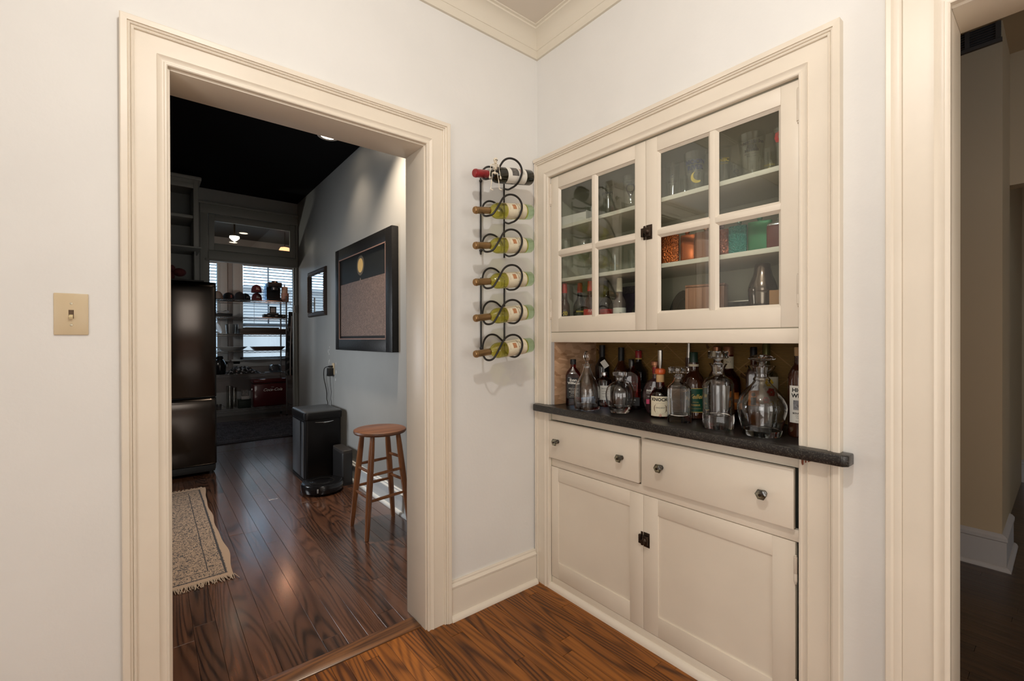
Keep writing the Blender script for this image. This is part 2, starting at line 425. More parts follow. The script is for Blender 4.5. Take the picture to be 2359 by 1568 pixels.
wall('wall_hall_end', HWALL, [(.14, 4.4, -4.7, -4.6, 0, 3.0)])
wall('ceiling_hall', HWALL, [(.14, 4.5, -4.6, -.2, 3.0, 3.05)])
# lintel over the hall's inner passage, seen dark at the right edge
wall('wall_hall_lintel', HWALL, [(2.5, 2.62, -2.9, -1.50, 2.20, 3.0)])

# ---------------------------------------------------------------- mouldings
CAS = [(0, 0), (0, .017), (.003, .0195), (.008, .0195), (.011, .0165), (.018, .0165), (.024, .0195), (.028, .0225), (.0282, .0185), (.0845, .0185),
       (.085, .0245), (.089, .0265), (.0925, .0245), (.093, .0225), (.0945, .0275), (.098, .0295), (.101, .0285), (.1015, .033), (.117, .0345), (.12, .032), (.12, 0)]
def scale_prof(p, wd): return [(u * wd / .12, w_) for u, w_ in p]
def casing_y(name, m, yw, x0, x1, ztop, z0=0.0, wd=.12, side=-1, parent=None, legs='LR'):
    """casing on a wall in the plane y = yw round an opening x0..x1"""
    P_ = scale_prof(CAS, wd); out = []
    if 'L' in legs: out.append(MB().mitre(P_, lambda u, w_, t: (x0 - u, yw + side * w_, t), lambda u: z0, lambda u: ztop + u))
    if 'R' in legs: out.append(MB().mitre(P_, lambda u, w_, t: (x1 + u, yw + side * w_, t), lambda u: z0, lambda u: ztop + u))
    out.append(MB().mitre(P_, lambda u, w_, t: (t, yw + side * w_, ztop + u), lambda u: x0 - u, lambda u: x1 + u))
    return out
# trim_1: casing and jamb of the doorway to the kitchen
t1 = struct(MB().box(-1.566, -1.546, -.004, .174, 0, 2.13).box(-.667, -.647, -.004, .174, 0, 2.13).box(-1.546, -.667, -.004, .174, 2.110, 2.13).build('trim_1', CREAM, None, .0015))
for mb in casing_y('casing', CREAM, 0, -1.552, -.661, 2.117, wd=.112): mb.build('casing_board', CREAM, t1)
for mb in casing_y('casing', KTRIM, .17, -1.552, -.661, 2.117, wd=.112, side=1): mb.build('casing_board', KTRIM, t1)
# trim_2: casing and jamb of the doorway to the hall
t2 = struct(MB().box(-.004, .146, -1.577, -1.562, 0, 2.128).box(-.004, .146, -2.52, -2.505, 0, 2.128).box(-.004, .146, -2.505, -1.577, 2.107, 2.128).build('trim_2', CREAM, None, .0015))
def casing_x(xw, y0, y1, ztop, wd, legs=((0, None),), side=-1, prof=CAS, zb=0.0):
    """casing on a wall in the plane x = xw round an opening y0 (towards the corner) .. y1"""
    P_ = scale_prof(prof, wd); out = []
    out.append(MB().mitre(P_, lambda u, w_, t: (xw + side * w_, y0 + u, t), lambda u: zb, lambda u: ztop + u))
    out.append(MB().mitre(P_, lambda u, w_, t: (xw + side * w_, y1 - u, t), lambda u: zb, lambda u: ztop + u))
    out.append(MB().mitre(P_, lambda u, w_, t: (xw + side * w_, t, ztop + u), lambda u: y0 + u, lambda u: y1 - u))
    return out
CAS2 = [(0, 0), (0, .022), (.004, .0245), (.010, .0245), (.0105, .021), (.018, .0195), (.026, .022), (.030, .0265), (.0302, .023), (.092, .023),
        (.0925, .021), (.094, .027), (.102, .030), (.110, .029), (.115, .034), (.125, .035), (.127, .033), (.127, 0)]
for mb in casing_x(0, -1.577, -2.505, 2.114, .127, prof=[(u * .12 / .127, w_) for u, w_ in CAS2]): mb.build('casing_board', CREAM, t2)
# crown moulding, mitred in the corner
CR = [(0, 2.735), (.012, 2.735), (.013, 2.744), (.016, 2.758), (.021, 2.768), (.024, 2.769), (.025, 2.775), (.029, 2.786), (.038, 2.800), (.052, 2.813), (.070, 2.822),
      (.084, 2.825), (.085, 2.833), (.096, 2.834), (.096, 2.841), (0, 2.841)]
tr = MB().mitre(CR, lambda d, z, t: (t, -d, z), lambda d: -3.3 + d, lambda d: -d)
struct(tr.build('trim_3', CROWN))
tr = MB().mitre(CR, lambda d, z, t: (-d, t, z), lambda d: -d, lambda d: -3.6 + d)
struct(tr.build('trim_4', CROWN))
# baseboards: board, cap moulding, quarter round
BB = [(0, 0), (.020, 0), (.020, .138), (.0175, .139), (.0175, .141), (.022, .143), (.023, .150), (.017, .157), (.012, .160), (.012, .168), (.009, .171), (0, .171)]
QR = [(0, 0), (.018, 0)] + [(.018 * math.cos(t * PI / 12), .022 * math.sin(t * PI / 12)) for t in range(1, 7)]
def baseboard(name, m, fn, a, b, prof=BB, q0=.020):
    fa = a if callable(a) else (lambda d: a); fb = b if callable(b) else (lambda d: b)
    o = struct(MB().mitre(prof, fn, fa, fb).build(name, m))
    MB().mitre([(d + q0, z) for d, z in QR], fn, fa, fb).build('quarter_round', m, o)
    return o
baseboard('baseboard_left', BASEP, lambda d, z, t: (t, -d, z), -.549, -.031)
baseboard('baseboard_left', BASEP, lambda d, z, t: (t, -d, z), -3.3, -1.664)
baseboard('baseboard_right', BASEP, lambda d, z, t: (-d, t, z), -1.351, -1.446)
KB = [(0, 0), (.018, 0), (.018, .13), (.0225, .135), (.0225, .145), (.012, .155), (.012, .163), (0, .168)]
KWHITE = mat('kitchen_white_paint', (.62, .66, .68), .4)
baseboard('baseboard_kitchen', KWHITE, lambda d, z, t: (-.165 - d, t, z), .17, 4.25, KB, .018)
# hall: base moulding turning the outside corner
HB = [(0, 0), (.018, 0), (.018, .155), (.022, .16), (.022, .178), (.012, .190), (0, .195)]
baseboard('baseboard_hall', HTRIM, lambda d, z, t: (2.03 - d, t, z), lambda d: -1.535 - d, -.3, HB, .018)
baseboard('baseboard_hall_side', HTRIM, lambda d, z, t: (t, -1.535 - d, z), lambda d: 2.03 - d, 2.5, HB, .018)
baseboard('baseboard_hall_far', HTRIM, lambda d, z, t: (4.4 - d, t, z), -4.6, -1.5, HB, .018)

# kitchen far doorway with transom (trim_5)
FD = MB()
FD.box(-1.165, -1.09, 4.225, 4.39, 0, 2.79).box(-.192, -.167, 4.225, 4.39, 0, 2.79).box(-1.165, -.167, 4.222, 4.39, 2.675, 2.79)
t5 = struct(FD.build('trim_5', KTRIM, None, .003))
box('transom_bar', KTRIM, t5, -1.09, -.192, 4.215, 4.39, 2.165, 2.265, bevel=.004)
box('head_moulding', KTRIM, t5, -1.12, -.18, 4.205, 4.23, 2.150, 2.170, bevel=.004)
box('cornice', KTRIM, t5, -1.19, -.166, 4.205, 4.25, 2.775, 2.80, bevel=.004)
box('door_stop', KTRIM, t5, -1.075, -1.09, 4.26, 4.34, 0, 2.165, bevel=.002)
box('door_stop', KTRIM, t5, -.207, -.192, 4.26, 4.34, 0, 2.165, bevel=.002)
w3 = struct(MB().box(-1.085, -1.03, 4.235, 4.27, 2.27, 2.67).box(-.255, -.197, 4.235, 4.27, 2.27, 2.67).box(-1.03, -.255, 4.235, 4.27, 2.27, 2.352).box(-1.03, -.255, 4.235, 4.27, 2.60, 2.67).build('window_3', KTRIM, None, .003))
box('pane', PANE, w3, -1.032, -.253, 4.250, 4.254, 2.35, 2.602)
for hx in (-.98, -.36): MB().lathe([(.007, 0), (.007, .10)], (hx, 4.232, 2.672), 8, 'x').build('hinge', KTRIM, w3)
MB().lathe([(.006, 0), (.006, .09)], (-.200, 4.222, 1.60), 8, 'z').build('hinge', BRONZE, t5)

# back-room windows: frame, sash bars, panes
def window(nm, x0, x1):
    y = 7.06; z0, z1 = .94, 2.6; zm = 1.52
    f_ = MB().box(x0, x0 + .045, y - .03, y + .1, z0, z1).box(x1 - .045, x1, y - .03, y + .1, z0, z1).box(x0, x1, y - .03, y + .1, z1 - .05, z1).box(x0, x1, y - .03, y + .1, z0, z0 + .035)
    o = struct(f_.build(nm, BKTRIM, None, .003))
    MB().box(x0 - .10, x0, y - .03, y - .01, z0 - .08, z1 + .1).box(x1, x1 + .10, y - .03, y - .01, z0 - .08, z1 + .1).box(x0 - .1, x1 + .1, y - .03, y - .01, z1, z1 + .1).build('casing_board', BKTRIM, o, .003)
    box('window_sill', BKTRIM, o, x0 - .13, x1 + .13, y - .075, y, z0 - .03, z0, bevel=.004)
    box('apron', BKTRIM, o, x0 - .10, x1 + .10, y - .03, y - .01, z0 - .13, z0 - .03, bevel=.003)
    box('sash_rail', BKTRIM, o, x0 + .045, x1 - .045, y + .02, y + .06, zm - .025, zm + .025, bevel=.003)
    xm = (x0 + x1) / 2
    box('glazing_bar', BKTRIM, o, xm - .012, xm + .012, y + .03, y + .05, zm, z1 - .05)
    box('pane', PANE, o, x0 + .045, x1 - .045, y + .038, y + .042, zm, z1 - .05)
    box('pane', PANE, o, x0 + .045, x1 - .045, y + .038, y + .042, z0 + .035, zm)
    return o
SLAT = mat('blind_slat_white', (.30, .31, .33), .5)
CORDM = mat('blind_cord', (.5, .5, .5), .7)
for i, (x0, x1) in enumerate(WX):
    window('window_%d' % (i + 1), x0, x1)
    b = thing('window_blind', ['white slatted window blind on the narrow window beside the refrigerator', 'white slatted window blind behind the coffee maker and caps'][i], 'blind', ((x0 + x1) / 2, 7.035, 2.545))
    hw = (x1 - x0) / 2 - .05
    box('headrail', SLAT, b, -hw, hw, -.03, .02, -.02, .03, bevel=.003, local=True)
    sm = MB().box(-hw, hw, -.024, .024, -.0015, .0015).xf(Matrix.Rotation(math.radians(-13), 4, 'X')).mesh('slat'); sm.materials.append(SLAT)
    nsl = 22
    for k in range(nsl):
        o = bpy.data.objects.new('slat', sm); COL.objects.link(o); o.parent = b; o.location = (0, 0, -.05 - .05 * k)
    box('bottom_rail', SLAT, b, -hw, hw, -.025, .025, -.05 - .05 * nsl - .012, -.05 - .05 * nsl + .010, bevel=.003, local=True)
    for cx in (-hw * .6, hw * .6):
        MB().tube([(cx, -.026, 0), (cx, -.026, -.05 - .05 * nsl)], .0025, 5).build('ladder_cord', CORDM, b, local=True)

# ================================================================ BUILT-IN CABINET
CINT = mat('cabinet_interior_paint', (.50, .475, .37), .5, bump=(40, .05, .002))
SHELFP = mat('shelf_paint', (.74, .70, .60), .4)
cab = thing('china_cabinet', 'cream built-in china cabinet with glass doors above an open liquor niche', 'cabinet', (0, -.667, .935))
lowc = thing('base_cabinet', 'cream built-in base cabinet with two drawers and two panelled doors', 'cabinet', (0, -.667, 0))
YL, YR, YM = -.102, -1.230, -.667
# carcass: sides, back, floor of the upper part
MB().box(.005, .34, YL, -.088, 1.29, 2.10).box(.005, .34, YR, -1.244, 1.29, 2.10).box(.005, .34, -.088, -1.244, 2.088, 2.11).box(.332, .345, -.088, -1.244, 1.27, 2.10).build('upper_carcass', CINT, cab)
box('cabinet_floor', CINT, cab, .006, .332, YL, YR, 1.292, 1.312)
MB().box(.0, .34, YL, -.088, 0, .90).box(.0, .34, YR, -1.244, 0, .90).box(.332, .345, -.088, -1.244, 0, .90).build('lower_carcass', CINT, lowc)
for z in (1.826, 1.558):
    box('shelf', SHELFP, cab, .028, .330, YL, YR, z, z + .018, bevel=.002)
# face: rails and stiles
box('niche_rail', CREAM, cab, .001, .021, YL, YR, 1.253, 1.302, bevel=.002)
box('counter_rail', CREAM, lowc, .004, .020, YL, YR, .858, .900, bevel=.001)
box('drawer_stile', CREAM, lowc, .004, .020, -.640, -.657, .66, .858)
box('drawer_rail', CREAM, lowc, .002, .020, YL, YR, .622, .660, bevel=.0015)
box('base_rail', CREAM, lowc, .002, .020, YL, YR, 0, .058, bevel=.0015)
MB().mitre([(d, z) for d, z in QR], lambda d, z, t: (.002 - d * 1.15, t, z * 1.2), lambda d: -.08, lambda d: -1.24).build('quarter_round', BASEP, lowc)
# casing round the cabinet, cut by the counter
CASC = scale_prof(CAS, .112)
fn = lambda u, w_, t: (-w_, YR - .004 - u, t)
MB().mitre(CASC, fn, lambda u: .9345, lambda u: 2.092 + u).build('casing_board', CREAM, cab)
MB().mitre(CASC, fn, lambda u: 0, lambda u: .8995).build('casing_board', CREAM, lowc)
CASL = scale_prof([(u, w_) for u, w_ in CAS if u < .1] + [(.1, 0)], .112)
CASL = [(min(u, .0985), w_) for u, w_ in CASL]
fnl = lambda u, w_, t: (-w_, YL + .002 + u, t)
MB().mitre(CASL, fnl, lambda u: .9345, lambda u: 2.092 + u).build('casing_board', CREAM, cab)
MB().mitre(CASL, fnl, lambda u: 0, lambda u: .8995).build('casing_board', CREAM, lowc)
MB().mitre(CASC, lambda u, w_, t: (-w_, t, 2.092 + u), lambda u: min(YL + .002 + u, -.0005), lambda u: YR - .004 - u).build('casing_board', CREAM, cab)
# bare red primer where paint has flaked under the counter's end
PRIMER = mat('red_primer', (.22, .06, .025), .7)
MB().extr([(-1.243, .8992), (-1.249, .8992), (-1.2485, .878), (-1.2455, .875), (-1.243, .882)], -.0205, -.0198, 'x').build('flaked_patch', PRIMER, lowc)
MB().extr([(-1.2525, .8992), (-1.283, .8992), (-1.2525, .884)], -.0195, -.0188, 'x').build('flaked_patch', PRIMER, lowc)

def hinge(parent, x, y, z0, z1):
    MB().lathe([(0, -.008), (.0035, -.006), (.0042, -.002), (.003, 0), (.0055, .001), (.0055, (z1 - z0) * .33), (.005, (z1 - z0) * .34), (.0055, (z1 - z0) * .35),
                (.0055, z1 - z0), (.003, z1 - z0 + .001), (.0042, z1 - z0 + .004), (0, z1 - z0 + .008)], (x, y, z0), 12).build('hinge', HINGE, parent)
HINGE = mat('painted_hinge', (.70, .62, .52), .4, bump=(180, .3, .001))

def latch(parent, y, z, s=1.0):
    """cupboard catch: plate and housing with a turn knob on one door, strike on the other"""
    MB().box(-.003, .0, y - .030, y - .0015, z - .030 * s, z + .030 * s).build('latch_plate', BRONZE, parent, .0015)
    MB().box(-.016, -.003, y - .027, y - .0015, z - .019, z + .019).build('latch_housing', BRONZE, parent, .003)
    MB().lathe([(.010, 0), (.0115, .003), (.009, .006), (.006, .008), (.006, .012), (.009, .014), (.009, .018), (0, .019)], (-.015, y - .014, z), 16, 'x').xf(Matrix.Scale(-1, 4, (1, 0, 0)) @ Matrix.Translation((.030, 0, 0))).build('latch_knob', BRONZE, parent)
    MB().box(-.003, .0, y + .0015, y + .012, z - .029, z + .029).build('strike_plate', BRONZE, parent, .0015)
    MB().box(-.014, -.003, y + .005, y + .017, z - .018, z + .018).build('strike', BRONZE, parent, .002)

def glass_door(y0, y1, label, hinge_side):
    """y0 is the edge nearest the room corner"""
    zb, zt = 1.3055, 2.0865; st = .052
    d = MB()
    oy0, oy1 = y0 - st, y1 + st; oz0, oz1 = 1.372, 2.027
    d.box(0, .024, y0, oy0, zb, zt).box(0, .024, oy1, y1, zb, zt).box(0, .024, oy0, oy1, oz1, zt).box(0, .024, oy0, oy1, zb, oz0)
    o = d.build('glass_door', CREAM, cab, .0012)
    ym = (oy0 + oy1) / 2; zm = 1.699
    MB().box(.0015, .022, ym - .010, ym + .010, oz0, oz1).box(.0015, .022, oy0, ym + .010, zm - .010, zm + .010).box(.0015, .022, ym - .010, oy1, zm - .010, zm + .010).build('glazing_bar', CREAM, o, .001)
    bead = MB(); t_ = .010
    for (a, b) in ((oy0, ym + .010), (ym - .010, oy1)):
        for (c, e) in ((oz0, zm - .010), (zm + .010, oz1)):
            # sloped putty bead round each pane, mitred
            for (p, q) in (((a, c), (a, e)), ((b, e), (b, c)), ((a, e), (b, e)), ((b, c), (a, c))):
                cx_, cz_ = (a + b) / 2, (c + e) / 2
                ins = lambda P, k: (P[0] + (k if P[0] < cx_ else -k), P[1] + (k if P[1] < cz_ else -k))
                p2, q2 = ins(p, t_), ins(q, t_)
                bead.add([(.0025, *p), (.0025, *q), (.0125, *q2), (.0125, *p2), (.0135, *p), (.0135, *q)],
                         [(0, 1, 2, 3), (0, 3, 4), (1, 5, 2), (4, 3, 2, 5), (0, 4, 5, 1)])
            box('pane', PANE, o, .0130, .0158, a, b, c, e)
    bead.build('putty_bead', CREAM, o)
    o['label'] = label
    hy = y0 + .0005 if hinge_side == 'L' else y1 - .0005
    for z0 in ((1.378, 1.470), (1.955, 2.055)): hinge(o, -.002, hy, *z0)
    return o
gl = glass_door(YL - .001, YM + .001, 'four-pane glass door hinged by the wine racks', 'L')
gr = glass_door(YM - .001, YR + .001, 'four-pane glass door hinged by the hall doorway', 'R')
latch(gr, YM - .001, 1.707)

# drawers with glass knobs
KNOBG = thin_glass('knob_glass', (.72, .74, .66), .10, .02, glassmix=.8, ior=1.45)
def drawer(y0, y1, z0, z1, knobs):
    o = MB().box(-.016, .004, y0, y1, z0, z1).build('drawer', CREAM, lowc, .003)
    for ky in knobs:
        k = MB().lathe([(.0105, 0), (.0105, .006), (.007, .010), (.0075, .014), (.0150, .019), (.0185, .024), (.0185, .029), (.0145, .033), (.006, .034), (0, .0335)], (0, 0, 0), 6, 'x')
        k.xf(Matrix.Translation((-.016, ky, .758)) @ Matrix.Scale(-1, 4, (1, 0, 0))).build('knob', KNOBG, o, .0004, 1, ang=10)
        s_ = MB().lathe([(.0035, 0), (.0035, .018), (.005, .0186), (.005, .0196), (0, .0205)], (0, 0, 0), 12, 'x')
        s_.xf(Matrix.Translation((-.0160 - .016, ky, .758)) @ Matrix.Scale(-1, 4, (1, 0, 0))).build('knob_bolt', BRONZE, o)
    return o
drawer(-.084, -.640, .667, .855, (-.166, -.556))
drawer(-.657, -1.219, .664, .857, (-.748, -1.132))

def lower_door(y0, y1):
    zb, zt = .0605, .6195; sy = .068; zr = .066
    py0, py1 = y0 - sy, y1 + sy; pz0, pz1 = .142, zt - zr
    o = MB().box(0, .022, y0, py0, zb, zt).box(0, .022, py1, y1, zb, zt).box(0, .022, py0, py1, pz1, zt).box(0, .022, py0, py1, zb, pz0).build('lower_door', CREAM, lowc, .0008)
    box('panel', CREAM, o, .0055, .016, py0 + .004, py1 - .004, pz0 - .004, pz1 + .004)
    return o
dl = lower_door(-.083, YM + .015); dr = lower_door(YM + .0135, -1.2185)
for z0 in ((.097, .165), (.500, .568)): hinge(dl, -.003, -.0815, *z0)
for z0 in ((.110, .180), (.495, .575)): hinge(dr, -.003, -1.2205, *z0)
latch(dr, YM + .0135, .437)
DARKGAP = mat('dark_gap', (.02, .016, .012), .9)
# niche behind the counter
def osb():
    m = bpy.data.materials.new('niche_board'); N, L = nodes_of(m); b = N['Principled BSDF']
    g = N.new('ShaderNodeNewGeometry'); mp = N.new('ShaderNodeMapping'); mp.inputs['Scale'].default_value = (9, 9, 26); mp.inputs['Rotation'].default_value = (.5, .7, .2)
    L.new(g.outputs['Position'], mp.inputs['Vector'])
    v_ = N.new('ShaderNodeTexVoronoi'); v_.inputs['Scale'].default_value = 2.2; L.new(mp.outputs[0], v_.inputs['Vector'])
    n = N.new('ShaderNodeTexNoise'); n.inputs['Scale'].default_value = 60; L.new(mp.outputs[0], n.inputs['Vector'])
    bw = N.new('ShaderNodeRGBToBW'); L.new(v_.outputs['Color'], bw.inputs[0])
    ad = N.new('ShaderNodeMath'); ad.operation = 'MULTIPLY_ADD'; ad.inputs[1].default_value = .5; L.new(n.outputs['Fac'], ad.inputs[0]); 
    sc_ = N.new('ShaderNodeMath'); sc_.operation = 'MULTIPLY'; sc_.inputs[1].default_value = .6; L.new(bw.outputs[0], sc_.inputs[0]); L.new(sc_.outputs[0], ad.inputs[2])
    cr = N.new('ShaderNodeValToRGB'); cr.color_ramp.elements[0].position = .2; cr.color_ramp.elements[0].color = (.32, .16, .07, 1)
    cr.color_ramp.elements[1].position = .85; cr.color_ramp.elements[1].color = (.74, .48, .30, 1)
    L.new(ad.outputs[0], cr.inputs[0]); L.new(cr.outputs[0], b.inputs['Base Color']); b.inputs['Roughness'].default_value = .55
    bp = N.new('ShaderNodeBump'); bp.inputs['Strength'].default_value = .5; bp.inputs['Distance'].default_value = .002
    L.new(ad.outputs[0], bp.inputs['Height']); L.new(bp.outputs[0], b.inputs['Normal']); return m
def nicheback():
    """old amber wallpaper: fine horizontal ribs and a wide diagonal lattice"""
    m = bpy.data.materials.new('niche_wallpaper'); N, L = nodes_of(m); b = N['Principled BSDF']
    g = N.new('ShaderNodeNewGeometry'); s = N.new('ShaderNodeSeparateXYZ'); L.new(g.outputs['Position'], s.inputs[0])
    def lat(sign):
        a = N.new('ShaderNodeMath'); a.operation = 'MULTIPLY_ADD'; a.inputs[1].default_value = sign * .85
        L.new(s.outputs['Y'], a.inputs[0]); L.new(s.outputs['Z'], a.inputs[2])
        k = N.new('ShaderNodeMath'); k.operation = 'MULTIPLY'; k.inputs[1].default_value = 1 / .19; L.new(a.outputs[0], k.inputs[0])
        p = N.new('ShaderNodeMath'); p.operation = 'PINGPONG'; p.inputs[1].default_value = .5; L.new(k.outputs[0], p.inputs[0])
        c = N.new('ShaderNodeMath'); c.operation = 'LESS_THAN'; c.inputs[1].default_value = .014; L.new(p.outputs[0], c.inputs[0]); return c
    a, c = lat(1), lat(-1); mxm = N.new('ShaderNodeMath'); mxm.operation = 'MAXIMUM'; L.new(a.outputs[0], mxm.inputs[0]); L.new(c.outputs[0], mxm.inputs[1])
    rb = N.new('ShaderNodeMath'); rb.operation = 'MULTIPLY'; rb.inputs[1].default_value = 6.283 / .006; L.new(s.outputs['Z'], rb.inputs[0])
    sn = N.new('ShaderNodeMath'); sn.operation = 'SINE'; L.new(rb.outputs[0], sn.inputs[0])
    n = N.new('ShaderNodeTexNoise'); n.inputs['Scale'].default_value = 14; L.new(g.outputs['Position'], n.inputs['Vector'])
    st_ = N.new('ShaderNodeMath'); st_.operation = 'GREATER_THAN'; st_.inputs[1].default_value = .66; L.new(n.outputs['Fac'], st_.inputs[0])
    m1 = N.new('ShaderNodeMix'); m1.data_type = 'RGBA'; m1.inputs[6].default_value = (.24, .135, .035, 1); m1.inputs[7].default_value = (.10, .045, .012, 1)
    L.new(st_.outputs[0], m1.inputs[0])
    m2 = N.new('ShaderNodeMix'); m2.data_type = 'RGBA'; m2.inputs[7].default_value = (.36, .20, .07, 1)
    L.new(mxm.outputs[0], m2.inputs[0]); L.new(m1.outputs[2], m2.inputs[6]); L.new(m2.outputs[2], b.inputs['Base Color'])
    bp = N.new('ShaderNodeBump'); bp.inputs['Strength'].default_value = .6; bp.inputs['Distance'].default_value = .001
    L.new(sn.outputs[0], bp.inputs['Height']); L.new(bp.outputs[0], b.inputs['Normal']); b.inputs['Roughness'].default_value = .5; return m
OSB = osb(); NB = nicheback()
GREYEDGE = mat('grey_board_edge', (.42, .40, .39), .7, bump=(120, .4, .002))
box('niche_side', OSB, cab, .004, .332, -.103, -.122, .935, 1.291)
box('niche_edge', GREYEDGE, cab, .0015, .004, -.103, -.122, .935, 1.253)
box('niche_side', NB, cab, .004, .332, -1.229, -1.243, .9348, 1.291)
box('niche_back', NB, cab, .325, .331, -.122, -1.229, .935, 1.291)

# granite counter with projecting ends
def granite():
    m = bpy.data.materials.new('black_granite'); N, L = nodes_of(m); b = N['Principled BSDF']
    g = N.new('ShaderNodeNewGeometry'); v_ = N.new('ShaderNodeTexNoise'); v_.inputs['Scale'].default_value = 260; v_.inputs['Detail'].default_value = 3
    L.new(g.outputs['Position'], v_.inputs['Vector'])
    cr = N.new('ShaderNodeValToRGB'); cr.color_ramp.elements[0].position = .5; cr.color_ramp.elements[0].color = (.010, .009, .0085, 1)
    cr.color_ramp.elements[1].position = .78; cr.color_ramp.elements[1].color = (.10, .085, .07, 1)
    L.new(v_.outputs['Fac'], cr.inputs[0]); L.new(cr.outputs[0], b.inputs['Base Color']); b.inputs['Roughness'].default_value = .30; return m
GRAN = granite()
ct = MB().extr([(-.060, -.030), (-.052, -.020), (0, -.020), (0, -.102), (.332, -.102), (.332, -1.2295), (0, -1.2295), (0, -1.372), (-.046, -1.372), (-.060, -1.360)], .9005, .9340, 'z').build('countertop', GRAN, None, .004, 3)
tag(ct, 'black speckled granite countertop under the glass decanters', 'countertop')

# ---------------------------------------------------------------- light switch
sw = thing('light_switch', 'ivory toggle light switch plate on the white wall', 'light switch', (-1.770, 0, 1.343))
MB().box(-.0355, .0355, -.005, 0, -.0585, .0585).build('plate', IVORYP, sw, .003, 2, local=True)
MB().box(-.0055, .0055, -.0052, -.0046, -.012, .012).build('slot', mat('switch_slot', (.10, .06, .03), .6), sw, local=True)
MB().box(-.0042, .0042, -.016, -.004, -.0045, .0045).xf(Matrix.Translation((0, 0, -.003)) @ Matrix.Rotation(math.radians(28), 4, 'X')).build('toggle', IVORYB, sw, .001, local=True)
for z in (.030, -.030): MB().lathe([(.0034, 0), (.003, .0012), (0, .0016)], (0, 0, 0), 12, 'y').xf(Matrix.Translation((0, -.005, z)) @ Matrix.Scale(-1, 4, (0, 1, 0))).build('screw', SCREW, sw, local=True)

# ================================================================ WINE RACKS AND BOTTLES
LOOP = [(-.229, -.008, -.012), (-.238, -.05, -.030), (-.250, -.09, -.036), (-.257, -.13, -.036), (-.256, -.158, -.020), (-.247, -.167, 0.019), (-.258, -.167, 0.05), (-.287, -.167, 0.066), (-.324, -.167, 0.064),
        (-.355, -.167, 0.045), (-.38, -.17, 0.011), (-.398, -.17, -.016), (-.414, -.165, -.039), (-.427, -.15, -.046), (-.427, -.12, -.040), (-.411, -.08, -.016), (-.39, -.05, 0.014),
        (-.371, -.035, 0.042), (-.345, -.025, 0.062), (-.318, -.02, 0.070), (-.288, -.018, 0.066), (-.26, -.014, 0.050), (-.232, -.010, 0.03)]
def spline(pts, k=4):
    out = []; P = [Vector(p) for p in pts]
    for i in range(len(P) - 1):
        a = P[max(i - 1, 0)]; b = P[i]; c = P[i + 1]; d = P[min(i + 2, len(P) - 1)]
        for j in range(k):
            t = j / k
            out.append(.5 * ((2 * b) + (c - a) * t + (2 * a - 5 * b + 4 * c - d) * t * t + (3 * b - a - 3 * c + d) * t ** 3))
    out.append(P[-1]); return out
NZ = [(2.001, 2.052), (1.838, 1.886), (1.682, 1.724), (1.520, 1.562), (1.361, 1.402), (1.203, 1.241)]
rk = [thing('wine_rack', 'black wrought iron wine rack holding the red-capped bottle', 'wine rack', (-.30, 0, 1.70)),
      thing('wine_rack', 'black wrought iron wine rack below, holding three white wines', 'wine rack', (-.30, 0, 1.20))]
for i, (zl0, zl1, zr0, zr1) in enumerate(((1.672, 2.035, 1.672, 2.040), (1.208, 1.562, 1.190, 1.562))):
    MB().tube([(-.370, -.008, zl0), (-.370, -.008, zl1)], .0042, 8).build('bar', IRON, rk[i])
    MB().tube([(-.229, -.008, zr0), (-.229, -.008, zr1)], .0042, 8).build('bar', IRON, rk[i])
    MB().ball((-.372, -.012, zl0 + .018), .008).build('mounting_stud', IRON, rk[i])
    MB().ball((-.372, -.012, zl1 - .015), .008).build('mounting_stud', IRON, rk[i])
for k in range(6):
    zc = (NZ[k][0] + NZ[k][1]) / 2
    MB().tube([(p.x, p.y, p.z + zc) for p in spline(LOOP)], .0047, 8).build('loop', IRON, rk[k // 3])
